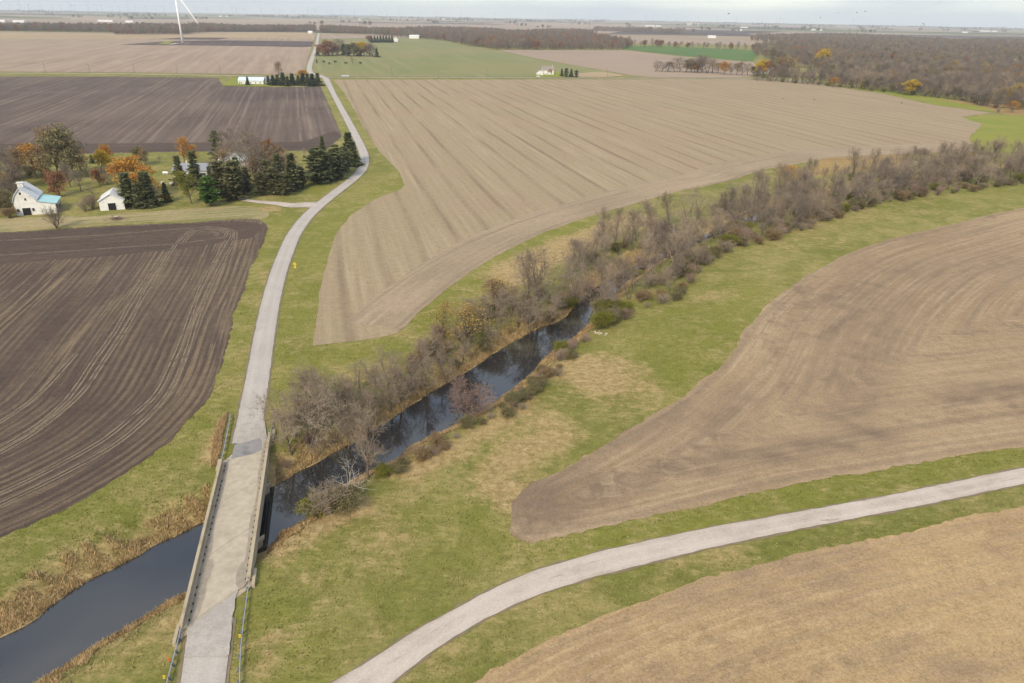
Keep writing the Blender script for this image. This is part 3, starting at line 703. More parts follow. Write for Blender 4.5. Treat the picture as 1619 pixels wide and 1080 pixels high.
# ---------------------------------------------------------------- bridge
PLs, PLn = np.array(G(285, 990, 1.1)[:2]), np.array(G(348, 728, 1.1)[:2])
PRs, PRn = np.array(G(394, 911, 1.1)[:2]), np.array(G(427.6, 684, 1.1)[:2])
bax = (PLn-PLs)+(PRn-PRs); bax /= np.linalg.norm(bax); brt = np.array([bax[1], -bax[0]])
brz = math.atan2(brt[1], brt[0])
def bl(p): q = np.array(p[:2])-PLs; return float(q@brt), float(q@bax)
BW = (bl(PRs)[0]+bl(PRn)[0])/2; yl1 = bl(PLn)[1]; yr0, yr1 = bl(PRs)[1], bl(PRn)[1]
SK = (yr0+(yr1-yl1))/2/BW                               # skew: shift along the axis per metre across
def sk(x, y): return (x, y+SK*x)                        # local skewed point
br = empty('road_bridge', (PLs[0], PLs[1], 0), brz)
tag(br, 'weathered beige concrete road bridge skewed across the dark creek', 'bridge')
DT = .24
LB = yl1
deck = MB().hexa([sk(-.15, 0), sk(BW+.15, 0), sk(BW+.15, LB), sk(-.15, LB)], -.75, DT).build('deck', MT['deck'], br)
for x0, x1 in ((-.2, .55), (BW-.55, BW+.2)):
    MB().hexa([sk(x0, .02), sk(x1, .02), sk(x1, LB-.02), sk(x0, LB-.02)], DT+.002, DT+.28).build('curb', MT['concrete'], br)
for side, xc in (('w', .06), ('e', BW-.06)):
    yo = SK*xc
    n = int(LB/1.9)
    pm = MB().box(-.14, .14, -.32, .32, DT+.28, DT+.80).mesh('rail_post', MT['concrete'])
    for i in range(n+1):
        obj('rail_post', pm, br, (xc, yo+.5+i*(LB-1.0)/n, 0))
    b = MB(); b.box(xc-.20, xc+.20, yo+.04, yo+LB-.04, DT+.80, DT+1.12)
    o = b.build('parapet_rail', MT['concrete'], br)
    MB().box(xc-.09, xc+.09, yo+.1, yo+LB-.1, DT+.285, DT+.795).build('rail_web', MT['concrete'], br)
def grime(name, pts, mat, z):
    P = resample([(x, y+SK*x) for x, y in pts], .5, True, True); P = P+NR.uniform(-.06, .06, P.shape)
    v, _, f, *_ = delaunay_2d_cdt([Vector(p) for p in P], [(i, (i+1) % len(P)) for i in range(len(P))], [], 1, 1e-4)
    me = mesh_of(name, [(p.x, p.y, z) for p in v], [tuple(t) for t in f], mat)
    if me.polygons[0].normal.z < 0: me.flip_normals()
    return obj(name, me, br)
grime('gutter_grime', [(.56, .5), (1.5, .4), (1.9, 5), (1.3, 9), (1.5, 14), (1.0, 20), (1.3, 27), (1.1, 35.5), (.56, 35.8)], MT['grime'], DT+.006)
grime('gutter_grime', [(BW-.56, .5), (BW-1.6, .6), (BW-1.9, 3), (BW-1.2, 6), (BW-1.3, 14), (BW-.9, 20), (BW-1.2, 27), (BW-1.0, 35.5), (BW-.56, 35.8)], MT['grime'], DT+.006)
grime('worn_patch', [(BW-1.1, 1.5), (BW-1.9, 2.0), (BW-2.0, 4.0), (BW-1.5, 5.5), (BW-1.1, 4.6)], MT['grime'], DT+.010)
grime('worn_patch', [(1.3, 6), (2.0, 7), (2.1, 10), (1.5, 11.4), (1.2, 9)], MT['grime'], DT+.010)
# rubble and gutter drains along the curbs
dm = MB().box(-.10, .10, -.22, .22, 0, .04).mesh('drain_slot', MT['black'])
for i in range(26):
    for x in (.62, BW-.62):
        if rng.random() < .75: obj('drain_slot', dm, br, (x, SK*x+1.2+i*1.36+rng.uniform(-.2, .2), DT+.004))
for y in (.25, LB*.34, LB*.67, LB-.3):
    MB().hexa([sk(.6, y-.05), sk(BW-.6, y-.05), sk(BW-.6, y+.05), sk(.6, y+.05)], DT-.05, DT+.014).build('expansion_joint', MT['grime'], br)
# girders, piers, abutments
for k in range(4):
    x = .35+k*(BW-.7)/3
    MB().box(x-.22, x+.22, SK*x+.3, SK*x+LB-.3, -1.45, -.752).build('girder', MT['concrete'], br)
for px in ((421, 766), (411, 850)):
    _, y = bl(G(px[0], px[1], -1.2)); y -= SK*BW
    p = MB(); p.hexa([sk(-.3, y-.3), sk(BW+.35, y-.3), sk(BW+.35, y+.3), sk(-.3, y+.3)], -6.0, -1.9)
    p.build('pier_wall', MT['concrete'], br)
    MB().hexa([sk(-.5, y-.42), sk(BW+.65, y-.42), sk(BW+.65, y+.42), sk(-.5, y+.42)], -1.895, -1.455).build('pier_cap', MT['concrete'], br)
for y, s in ((-.1, -1), (LB+.1, 1)):
    MB().hexa([sk(-.5, min(y, y+s*1.1)), sk(BW+.5, min(y, y+s*1.1)), sk(BW+.5, max(y, y+s*1.1)), sk(-.5, max(y, y+s*1.1))], -4.5, .10).build('abutment', MT['concrete'], br)
    for x in (-.45, BW+.45):
        q = sk(x, y); MB().box(q[0]-.2, q[0]+.2, q[1]-1.6, q[1]+1.6, -3.0, .6).build('wing_wall', MT['concrete'], br)
def sheet(name, px, mat, label, z, jit=.08):
    P = resample(GP(px), .6, False, True); P = P+NR.uniform(-jit, jit, P.shape)
    v, _, f, *_ = delaunay_2d_cdt([Vector(p) for p in P], [(i, (i+1) % len(P)) for i in range(len(P))], [], 1, 1e-4)
    me = mesh_of(name, [(p.x, p.y, z) for p in v], [tuple(t) for t in f], mat)
    if me.polygons[0].normal.z < 0: me.flip_normals()
    uv_rows(me, np.array([(p.x, p.y) for p in v]), ang=NS)
    return tag(obj(name, me), label, kind='structure')
sheet('bridge_approach_south', [(292, 1040), (297, 992), (300, 978), (322, 962), (380, 926), (374, 942), (367, 985), (362, 1040)], MT['road'], 'pale paved wedge where the road meets the skewed bridge end', .215)
sheet('bridge_approach_north', [(358, 728), (372, 716), (380, 672), (418, 664), (422, 690), (419, 720), (412, 716), (368, 729)], MT['road'], 'pale paved wedge at the far bridge end', .215)
sheet('asphalt_patch', [(366, 727), (372, 704), (392, 700), (412, 694), (416, 712), (400, 720)], MT['asphalt'], 'dark cracked asphalt patch at the bridge joint', .262)

# ---------------------------------------------------------------- guardrails
def guardrail(px, zt, label, flare=0):
    P = resample([G(x, y, zt)[:2] for x, y in px], .95, True)
    c = P[0]; t = empty('guardrail', (c[0], c[1], 0)); tag(t, label, 'guardrail', 'steel guardrails at the bridge ends')
    prof = [(0, -.155), (.04, -.12), (-.03, -.05), (-.03, .05), (.04, .12), (0, .155)]
    n = normals(P); v = []; f = []; k = len(prof)
    for i, p in enumerate(P):
        for th in (0, .012):
            for dx, dz in prof:
                q = p+n[i]*(dx+th)-c; v.append((q[0], q[1], .58+dz))
    for i in range(len(P)-1):
        for s in (0, 1):
            for j in range(k-1):
                a = i*2*k+s*k+j; f.append((a, a+1, a+2*k+1, a+2*k))
        a = i*2*k; f.append((a+k-1, a+2*k-1, a+4*k-1, a+3*k-1)); f.append((a, a+k, a+3*k, a+2*k))
    obj('rail_beam', mesh_of('rail_beam', v, f, MT['galv']), t)
    pm = MB().box(-.09, .09, -.09, .09, -.6, .72).mesh('post', MT['post'])
    for i in range(0, len(P), 2):
        q = P[i]+n[i]*(-.13 if flare < 0 else .17)-c; obj('post', pm, t, (q[0], q[1], 0))
    return t
guardrail([(350, 727), (356, 700), (362, 668), (364, 655)], .6, 'steel guardrail with tan grass strip behind it, tilled field side of the road', -1)
guardrail([(427.5, 684), (431, 665), (437, 651)], .6, 'short steel guardrail by the bare creek trees, north bridge end', 1)
guardrail([(287, 990), (279, 1023), (265, 1075), (258, 1105)], .6, 'steel guardrail with yellow and orange markers, south bridge end', -1)
guardrail([(395, 913), (389, 955), (383, 1003), (380, 1040), (379, 1085), (379, 1110)], .6, 'long steel guardrail along the mown grass, south bridge end', 1)

def marker(px, label, mat, h=1.15, w=.34):
    x, y, _ = G(*px); t = empty('delineator_sign', (x, y, 0)); tag(t, label, 'road marker')
    MB().box(-.04, .04, -.04, .04, -.3, h-.1).build('post', MT['post'], t)
    MB().box(-w/2, w/2, -.075, -.045, h-.5, h).build('plate', mat, t)
    MB().poly([(-w/2, -.078, h-.22), (w/2, -.078, h-.36), (w/2, -.078, h-.28), (-w/2, -.078, h-.14)]).build('stripe', MT['black'], t)
marker((381, 1013), 'small yellow striped marker plate on long guardrail beside mown grass', MT['yellow'], 1.1, .32)
marker((262, 1078), 'yellow striped marker plate behind the creekside guardrail', MT['yellow'], 1.1, .32)
marker((269, 1048), 'small orange marker plate behind the creekside guardrail', MT['orange'], .9, .3)
x, y, _ = G(467.5, 430); t = empty('warning_sign', (x, y, 0), math.radians(-10)); tag(t, 'yellow diamond curve warning sign on a post in the roadside grass', 'road sign')
MB().box(-.05, .05, -.04, .04, -.4, 3.0).build('post', MT['post'], t)
MB().poly([(-.62, -.06, 2.45), (0, -.06, 1.83), (.62, -.06, 2.45), (0, -.06, 3.07)]).poly([(.62, -.045, 2.45), (0, -.045, 1.83), (-.62, -.045, 2.45), (0, -.045, 3.07)]).build('diamond_plate', MT['yellow'], t)
MB().box(-.33, .33, -.06, -.045, 1.2, 1.75).build('speed_plate', MT['yellow'], t)
MB().poly([(-.10, -.064, 2.1), (.02, -.064, 2.1), (.02, -.064, 2.5), (.2, -.064, 2.68), (.12, -.064, 2.78), (-.10, -.064, 2.56)]).build('arrow', MT['black'], t)

# ---------------------------------------------------------------- trees
def skeleton(seed, H, stems=1, spread=.55, levels=3, nb=(8, 6, 5), clear=.25, droop=0.0, lean=.06, oval=.5):
    R = random.Random(seed); out = []
    def grow(p, d, L, r, lev, kids=True):
        ns = (7, 4, 3, 2)[min(lev, 3)]; pts = [p]; rad = [r]; q = p.copy(); dd = d.normalized()
        for i in range(ns):
            j = .10+.09*lev
            dd = (dd+Vector((R.gauss(0, j), R.gauss(0, j), R.gauss(0, j)*.6+(.10 if lev else .03)-droop*lev*.06))).normalized()
            q = q+dd*(L/ns); pts.append(q.copy()); rad.append(r*(1-(i+1)/ns*(.72 if lev < 2 else .65)))
        out.append((pts, rad, lev))
        if lev >= levels: return
        n = nb[min(lev, len(nb)-1)]
        for k in range(n):
            t = (clear+(1-clear)*((k+R.random())/n)) if lev == 0 else (.22+.78*(k+R.random())/n)
            i = min(int(t*ns), ns-1); fr = t*ns-i; b = pts[i].lerp(pts[i+1], fr); ax = (pts[i+1]-pts[i]).normalized()
            az = R.uniform(0, 2*math.pi) if lev else k*2.4+R.uniform(-.5, .5)
            a = Vector((1, 0, 0)) if abs(ax.x) < .8 else Vector((0, 1, 0)); u = ax.cross(a).normalized(); w = ax.cross(u)
            ang = R.uniform(.55, 1.0)*(1.15-.5*t if lev == 0 else 1.)*(spread/.55)
            nd = ax*math.cos(ang)+(u*math.cos(az)+w*math.sin(az))*math.sin(ang)
            LL = (H*.46*(1-oval*abs(t-.45)*1.3) if lev == 0 else L*R.uniform(.42, .66))*R.uniform(.8, 1.15)
            grow(b, nd, LL, max(rad[i]*(.52 if lev else .46), .012), lev+1)
        if lev == 0 or lev == 1:
            grow(pts[-1], (pts[-1]-pts[-2]), L*.28, rad[-1]*.8, lev+1)
    for s in range(stems):
        az = 2*math.pi*s/stems+R.random(); tilt = (lean if stems == 1 else R.uniform(.2, .5))
        d = Vector((math.cos(az)*tilt, math.sin(az)*tilt, 1)); o = Vector((math.cos(az), math.sin(az), 0))*(.12*(stems > 1)*H/8)
        grow(o, d, H*R.uniform(.72, .86), H*(.027 if stems == 1 else .017), 0)
    return out
def fast_tube(V, Fc, pts, rad, n):
    k0 = len(V)
    d = (pts[-1]-pts[0]); d = d.normalized() if d.length > 1e-6 else Vector((0, 0, 1))
    a = Vector((1, 0, 0)) if abs(d.x) < .8 else Vector((0, 1, 0)); u = d.cross(a).normalized(); w = d.cross(u)
    cs = [(math.cos(2*math.pi*j/n), math.sin(2*math.pi*j/n)) for j in range(n)]
    for p, r in zip(pts[:-1], rad[:-1]):
        for c, s in cs: V.append((p.x+(u.x*c+w.x*s)*r, p.y+(u.y*c+w.y*s)*r, p.z+(u.z*c+w.z*s)*r))
    m = len(pts)-1
    for i in range(m-1):
        for j in range(n):
            a0 = k0+i*n+j; a1 = k0+i*n+(j+1) % n; Fc.append((a0, a1, a1+n, a0+n))
    V.append(tuple(pts[-1])); tip = len(V)-1; b = k0+(m-1)*n
    for j in range(n): Fc.append((b+j, b+(j+1) % n, tip))
def wood_meshes(sk_, split, bark, twig, tw=1.0):
    V0, F0, V1, F1 = [], [], [], []
    for pts, rad, lev in sk_:
        rad = [max(r, .011)*tw if lev >= split else r for r in rad]
        (fast_tube(V0, F0, pts, rad, 6 if lev == 0 else 4) if lev < split else fast_tube(V1, F1, pts, rad, 3))
    return mesh_of('trunk', V0, F0, bark, True), mesh_of('crown', V1, F1, twig)
def leaves_mesh(name, ends, mat, R, per, rad, size, flat=.0, dropout=None):
    V, Fc, T = [], [], []
    for p in ends:
        if dropout and R.random() < dropout(p): continue
        base = R.random()
        for i in range(per):
            c = Vector((R.gauss(0, rad), R.gauss(0, rad), R.gauss(0, rad*.8)))+p
            s = size*R.uniform(.6, 1.3)
            a = Vector((R.gauss(0, 1), R.gauss(0, 1), R.gauss(0, 1)*(1-flat))).normalized(); b = a.cross(Vector((R.gauss(0, 1), R.gauss(0, 1), R.gauss(0, 1)))).normalized()
            k = len(V); V += [tuple(c-a*s*.5), tuple(c+b*s*.32), tuple(c+a*s*.5), tuple(c-b*s*.32)]
            Fc.append((k, k+1, k+2, k+3)); t = base*.6+R.random()*.4; T += [t]*4
    me = mesh_of(name, V, Fc, mat); set_attr(me, 'tint', T); return me
TREE = {}
def bare(kind, n, seed, H=10., twig='twig', **kw):
    tw = kw.pop('tw', 1.0); sp = kw.pop('split', 1)
    TREE[kind] = [(wood_meshes(skeleton(seed+i, H, **kw), sp, MT['bark'], MT[twig], tw), H) for i in range(n)]
bare('bare', 5, 100, spread=.55, nb=(11, 7, 6, 4), clear=.20, tw=1.25, levels=4)
bare('bare_open', 3, 200, spread=.66, nb=(7, 6, 5, 3), clear=.32, tw=1.25, stems=2, levels=4)
bare('bare_dense', 4, 300, spread=.66, nb=(12, 7, 6, 5), clear=.13, tw=1.35, levels=4, twig='twig_dark')
bare('shrub', 4, 400, H=4., stems=7, spread=.5, nb=(8, 6, 4), clear=.08, levels=3, tw=1.0, twig='twig')
bare('shrub_red', 3, 450, H=4., stems=7, spread=.5, nb=(8, 6, 4), clear=.08, levels=3, tw=1.0, twig='twig_red')
bare('dome', 1, 480, H=4., spread=.95, nb=(10, 7, 5), clear=.2, tw=.9)
TREE['dead'] = [((MB().mesh('trunk', MT['dead']), None), 1)]
_sd_ = skeleton(512, 7., stems=3, spread=.95, levels=2, nb=(5, 4), clear=.3)
TREE['dead'] = [(wood_meshes(_sd_, 1, MT['dead'], MT['dead'], 1.5), 7.)]
def leafy(kind, n, seed, leaf, H=10., per=10, rad=.45, size=.42, drop=None, twigs=True, **kw):
    L = []
    for i in range(n):
        sk_ = skeleton(seed+i, H, levels=2, **kw); R = random.Random(seed*7+i)
        ends = []
        for pts, _, lev in sk_:
            if lev == 2: ends += [pts[-1], pts[-2].lerp(pts[-1], .3)]
            elif lev == 1: ends += [pts[-1]]
        tr, br_ = wood_meshes(sk_, 9, MT['bark'], MT['twig'])
        L.append(((tr, leaves_mesh('crown', ends, MT[leaf], R, per, rad, size, 0, drop)), H))
    TREE[kind] = L
leafy('yellow', 2, 600, 'l_yellow', nb=(13, 8), per=15, rad=.42, size=.5, spread=.6, clear=.25)
leafy('orange', 2, 620, 'l_orange', nb=(13, 8), per=11, rad=.42, size=.5, spread=.65, clear=.2)
leafy('rust', 3, 640, 'l_rust', nb=(14, 8), per=15, rad=.42, size=.48, spread=.65, clear=.12)
leafy('tan', 3, 660, 'l_tan', nb=(13, 8), per=6, rad=.45, size=.45, spread=.6, clear=.2)
leafy('olive', 3, 680, 'l_olive', nb=(15, 8), per=13, rad=.45, size=.45, spread=.55, clear=.12)
leafy('orange_thin', 2, 690, 'l_orange', nb=(13, 8), per=6, rad=.4, size=.42, spread=.6, clear=.2)
leafy('gold', 2, 697, 'l_gold', nb=(13, 8), per=12, rad=.42, size=.42, spread=.6, clear=.2)
leafy('gold_thin', 2, 695, 'l_gold', H=5., nb=(12, 7), per=7, rad=.32, size=.17, spread=.6, clear=.15)
leafy('bush_green', 3, 700, 'l_green', H=3.4, stems=6, nb=(6, 4), per=16, rad=.27, size=.17, spread=.6, clear=.05)
leafy('bush_olive', 3, 720, 'l_olive', H=3.4, stems=6, nb=(6, 4), per=16, rad=.27, size=.17, spread=.6, clear=.05)
leafy('bush_tan', 2, 740, 'l_tan', H=3.4, stems=6, nb=(6, 4), per=16, rad=.27, size=.17, spread=.6, clear=.05)
leafy('bush_orange', 1, 760, 'l_orange', H=3.4, stems=6, nb=(6, 4), per=8, rad=.26, size=.3, spread=.6, clear=.05)
leafy('green_round', 2, 770, 'l_green', nb=(12, 7), per=9, rad=.42, size=.45, spread=.55, clear=.12)
def conifer(kind, n, seed, needle, H=10., wide=.24, whorls=17, per=8, bottom=.06, ragged=.25, round_=False, lift=-.18):
    L = []
    for i in range(n):
        R = random.Random(seed+i); V, Fc, T = [], [], []; tv, tf = [], []
        fast_tube(tv, tf, [Vector((0, 0, -.3)), Vector((.05, 0, H*.5)), Vector((0, .05, H*.98))], [H*.022, H*.014, .02], 6)
        for w in range(whorls):
            t = bottom+(1-bottom)*(w+R.uniform(-.3, .3))/whorls
            z = H*min(t, .985); prof = (1-t) if not round_ else ((.72+.28*min(1, t/.35)) if t < .35 else math.sqrt(max(0, 1-((t-.35)/.66)**2)))*.78
            Rb = H*wide*max(prof, .05)*R.uniform(1-ragged, 1+ragged*.4)
            az0 = R.random()*6.3
            for b in range(per):
                az = az0+2*math.pi*b/per+R.uniform(-.25, .25); rb = Rb*R.uniform(1-ragged, 1.1)
                ns = max(3, int(rb/.38)); c, s = math.cos(az), math.sin(az); base = R.random()
                fast_tube(tv, tf, [Vector((0, 0, z)), Vector((c*rb*.5, s*rb*.5, z+rb*lift*.3)), Vector((c*rb, s*rb, z+rb*lift))], [.05, .03, .01], 3)
                for k in range(ns):
                    u = (k+.6)/ns; px, py, pz = c*rb*u, s*rb*u, z+rb*lift*(u**1.5)
                    for g in range(6):
                        wd = R.uniform(.35, .75)*(.55+.5*(1-u))*min(1., H*.1); side = R.uniform(-1, 1)
                        qx = px+(-s)*side*wd+R.gauss(0, .12); qy = py+c*side*wd+R.gauss(0, .12); qz = pz+R.uniform(-.25, .16)
                        a = Vector((c+R.gauss(0, .6), s+R.gauss(0, .6), R.uniform(-.6, .25))).normalized()
                        bb = a.cross(Vector((R.gauss(0, .5), R.gauss(0, .5), 1))).normalized(); ln = R.uniform(.5, 1.0)*max(.5, min(1., H*.1)); p = Vector((qx, qy, qz)); kk = len(V)
                        V += [tuple(p-a*ln*.5), tuple(p+bb*ln*.26), tuple(p+a*ln*.5), tuple(p-bb*ln*.26)]; Fc.append((kk, kk+1, kk+2, kk+3)); T += [base*.5+R.random()*.5]*4
        me = mesh_of('crown', V, Fc, MT[needle]); set_attr(me, 'tint', T)
        L.append(((mesh_of('trunk', tv, tf, MT['bark'], True), me), H))
    TREE[kind] = L
conifer('spruce', 4, 800, 'needle', wide=.27, whorls=16, per=8, ragged=.42)
conifer('spruce_blue', 2, 820, 'needle_blue', wide=.29, whorls=19, per=9)
conifer('pine', 3, 840, 'needle_olive', wide=.30, round_=True, whorls=15, ragged=.6, lift=.08, bottom=.10)
conifer('pine_dark', 3, 860, 'needle', wide=.36, round_=True, whorls=14, ragged=.55, lift=.06, bottom=.08)
conifer('fresh', 2, 880, 'needle_fresh', wide=.34, round_=True, whorls=14, ragged=.35, lift=.05, bottom=.14)

LOOK = {'bare': 'slender', 'bare_dense': 'dense twiggy', 'bare_open': 'two-stemmed', 'shrub': 'grey leafless', 'shrub_red': 'reddish leafless', 'bush_green': 'yellow green', 'bush_olive': 'olive', 'bush_tan': 'tan leaved', 'gold_thin': 'faded gold', 'tan': 'tan leaved', 'olive': 'olive leaved'}
def sized(kind, h, lo, hi): return ('short ' if h < lo else 'tall ' if h > hi else 'middling ')+LOOK[kind]
def crowd(kinds, p, hr, cut, name, what, cat, grp, wide):
    k = rng.choice(kinds); h = rng.uniform(*hr); a = sized(k, h, *cut)
    return tree(k, *p, h, name, a+' '+what, cat, grp+': '+a, wide=rng.uniform(*wide))
def zat(x, y): return float(ground_z(np.array([(x, y)]))[0]) if y < 480 else 0.
def tree(kind, x, y, h, name, label, cat='tree', group=None, parts=True, wide=1.0, seed=None):
    (tr, crn), H = (TREE[kind][seed % len(TREE[kind])] if seed is not None else rng.choice(TREE[kind]))
    s = h/H/(.93 if kind[:4] in ('bare', 'shru', 'dead', 'dome') else 1.0)
    t = empty(name, (x, y, zat(x, y)-.05), rng.uniform(0, 6.28)); t.scale = (s*wide, s*wide, s)
    tag(t, label, cat, group)
    obj('trunk', tr, t); obj('crown', crn, t)
    return t
def tpx(kind, px, top, name, label, cat='tree', group=None, wide=1.0, seed=None, hm=None):
    """a tree whose foot stands on pixel px and whose tip reaches pixel row top"""
    x, y, _ = G(*px); z0 = zat(x, y)
    if z0 < -.5: x, y, _ = G(px[0], px[1], z0)
    dist = math.hypot(x, y)
    d = _f*FPX+_R*(px[0]-809.5)-_U*(top-540.)
    h = CAM_H+d[2]/math.hypot(d[0], d[1])*dist-z0
    return tree(kind, x, y, max(h, .8), name, label, cat, group, wide=wide, seed=seed)

# ---------------------------------------------------------------- trees along the creek
def scatter(poly, n, mind, tries=40, R=rng, pts=None):
    poly = np.array(poly); lo, hi = poly.min(0), poly.max(0); out = [] if pts is None else pts; k = 0; got = []
    while len(got) < n and k < n*tries:
        k += 1; p = (R.uniform(lo[0], hi[0]), R.uniform(lo[1], hi[1]))
        if not inside(np.array([p]), poly)[0]: continue
        if any((p[0]-q[0])**2+(p[1]-q[1])**2 < mind*mind for q in out): continue
        out.append(p); got.append(p)
    return got
def dry_land(pts, lo=.6):
    return [p for p, d in zip(pts, bank_dist(np.array(pts))) if d > lo] if pts else []

# single trees the photograph lets one pick out
tpx('bare_open', (492, 727), 632, 'bare_tree', 'bare two-stemmed tree on the creek bank just upstream of the bridge', seed=0, wide=1.1)
tpx('bare', (503, 722), 625, 'bare_tree', 'slender bare tree rising behind the two-stemmed tree by the bridge', seed=1, wide=.8)
tpx('bare_open', (470, 690), 615, 'bare_tree', 'small bare tree at the road guardrail by the creek', seed=2)
tpx('bare', (581, 752), 676, 'bare_tree', 'grey bare tree growing beside the bleached dead tree', seed=3, wide=.8)
tpx('dead', (556, 790), 735, 'dead_tree', 'bleached white dead tree with crooked limbs on the creek bank', seed=0, wide=1.1)
tpx('bush_green', (502, 812), 780, 'yellow_green_bush', 'yellow green leafy bush at the water edge near the bridge', 'bush', seed=0, wide=1.15)
tpx('shrub', (520, 812), 776, 'bare_shrub', 'grey twiggy shrub between the yellow green bush and the dead tree', 'shrub', seed=1, wide=1.3)
tpx('bush_olive', (540, 806), 778, 'olive_bush', 'olive bush under the bleached dead tree', 'bush', seed=1, wide=1.4)
tpx('bush_green', (606, 752), 738, 'green_bush', 'small bright green bush beside the fallen white log', 'bush', seed=2, wide=1.5)
tpx('shrub_red', (744, 652), 604, 'reddish_shrub', 'reddish bare shrub standing alone at the water edge', 'shrub', seed=0, wide=1.2)
tpx('bare', (852, 488), 405, 'bare_tree', 'large bare tree on the creek bank where the water turns into the thicket', seed=2, wide=1.1)
tpx('bare_open', (836, 484), 422, 'bare_tree', 'leaning bare tree beside the large one at the creek turn', seed=1)
tpx('gold_thin', (735, 552), 490, 'golden_tree', 'small tree with thin golden leaves on the creek bank', seed=0, wide=1.3)
tpx('gold_thin', (700, 528), 482, 'golden_tree', 'thin golden tree at the edge of the mown creek grass', seed=1, wide=1.2)
tpx('tan', (782, 500), 448, 'tan_tree', 'tan leaved small tree between golden trees and the creek turn', seed=0)
tpx('gold_thin', (790, 492), 444, 'golden_tree', 'faded golden tree behind the tan leaved tree', seed=1, wide=1.2)
tpx('bush_green', (885, 553), 538, 'green_bush', 'bright green bush on the open creek bank', 'bush', seed=1, wide=1.5)
tpx('bush_green', (950, 520), 496, 'yellow_green_bush', 'yellow green bush where the thicket meets the mown grass', 'bush', seed=0, wide=1.3)
tpx('bush_green', (955, 500), 478, 'green_bush', 'green bush at the mouth of the thicket by the water', 'bush', seed=2, wide=1.2)
tpx('bush_green', (900, 492), 478, 'green_bush', 'low green bush on the inner bend of the creek', 'bush', seed=1, wide=1.6)
TK = []
for i, (px, h) in enumerate((((548, 701), 7.5), ((586, 678), 8.2), ((636, 644), 7.), ((676, 618), 8.), ((706, 598), 6.5), ((838, 520), 9.), ((868, 506), 8.), ((905, 480), 8.5))):
    x, y, _ = G(px[0], px[1], -1.6); tree(['bare_open', 'bare'][i % 2], x, y, h, 'bare_tree', 'bare tree rooted right at the water edge of the open creek', group='bare trees at the water edge', wide=1.0, seed=i)
# bank thicket, bridge to the turn
nb_strip = GP([(430, 738), (470, 716), (530, 690), (600, 650), (700, 585), (760, 548), (840, 505), (890, 488), (885, 470), (840, 478), (760, 510), (690, 545), (600, 600), (520, 630), (460, 660), (438, 700)])
nb_near = GP([(445, 728), (480, 712), (530, 690), (600, 650), (640, 622), (625, 585), (560, 618), (500, 640), (455, 670), (442, 700)])
for p in dry_land(scatter(nb_near, 22, 3.4, pts=TK)):
    tree(rng.choice(['bare_open', 'bare_open', 'bare']), *p, rng.uniform(4., 8.), 'bare_tree', 'thin leafless tree on the bank between bridge and golden trees', group='thin leafless trees by the bridge', wide=rng.uniform(.8, 1.1))
for p in dry_land(scatter(nb_near, 16, 2.4, pts=TK)):
    tree(rng.choice(['shrub', 'shrub_red']), *p, rng.uniform(1.5, 3.0), 'bare_shrub', 'leafless shrub on the bank between bridge and golden trees', 'shrub', 'leafless shrubs by the bridge', wide=rng.uniform(.9, 1.3))
nb_mid = GP([(620, 640), (700, 585), (760, 548), (840, 505), (890, 488), (885, 470), (840, 478), (760, 505), (690, 535), (630, 585)])
for p in dry_land(scatter(nb_mid, 22, 3.2, pts=TK)):
    tree(rng.choice(['bare', 'bare_open', 'bare_open']), *p, rng.uniform(4.5, 8), 'bare_tree', 'leafless tree among the golden trees on the creek bank', group='leafless trees among the golden trees', wide=rng.uniform(.8, 1.1))
for p in dry_land(scatter(nb_mid, 30, 2.2, pts=TK)):
    k = rng.choice(['shrub', 'shrub_red', 'bush_tan', 'bush_olive', 'shrub', 'gold_thin'])
    tree(k, *p, rng.uniform(1.6, 3.6), 'bank_shrub', 'shrub under the golden trees on the creek bank', 'shrub', 'shrubs under the golden trees', wide=rng.uniform(.9, 1.3))
sb_strip = GP([(590, 765), (650, 725), (740, 668), (830, 612), (880, 570), (900, 545), (930, 540), (900, 575), (840, 640), (740, 690), (640, 745)])
for p in dry_land(scatter(sb_strip, 36, 1.8)):
    tree(rng.choice(['shrub', 'shrub_red', 'bush_olive', 'bush_tan']), *p, rng.uniform(.7, 1.9), 'low_shrub', 'low scrubby shrub on the mown side of the open creek', 'shrub', 'low scrub on the mown creek bank', wide=1.5)
for px in ((825, 632), (842, 622), (812, 640), (850, 612)):
    tpx('bush_olive', px, px[1]-13, 'bramble', 'grey green bramble mound on the mown creek bank', 'bush', 'bramble mounds', wide=1.8)
# the wooded belt
belt = GP([(900, 470), (955, 512), (1000, 490), (1060, 468), (1100, 428), (1150, 397), (1220, 374), (1300, 350), (1400, 320), (1500, 303), (1619, 292), (1760, 272), (1760, 235), (1619, 252), (1520, 258), (1400, 274), (1300, 292), (1230, 308), (1150, 333), (1050, 368), (985, 384), (930, 408), (885, 440)])
BL = []
for p in dry_land(scatter(belt, 235, 4.0, pts=BL), -2.5):
    crowd(['bare', 'bare_dense', 'bare', 'bare_open', 'bare'], p, (4.5, 12.5), (6.5, 10), 'bare_tree', 'bare tree inside the dense creek thicket', 'tree', 'bare trees of the creek thicket', (.75, 1.1))
for p in dry_land(scatter(belt, 150, 2.6, pts=BL), -2.):
    crowd(['shrub', 'shrub', 'shrub_red'], p, (2.2, 5), (3, 4.2), 'bare_shrub', 'shrub filling the dense creek thicket', 'shrub', 'shrubs of the creek thicket', (1., 1.4))
for p in dry_land(scatter(belt, 110, 3.2, pts=BL), .0):
    crowd(['bush_green', 'bush_green', 'bush_olive', 'bush_tan'], p, (1.6, 3.6), (2.1, 3), 'leafy_bush', 'bush low in the dense creek thicket', 'bush', 'leafy bushes of the creek thicket', (1.1, 1.7))
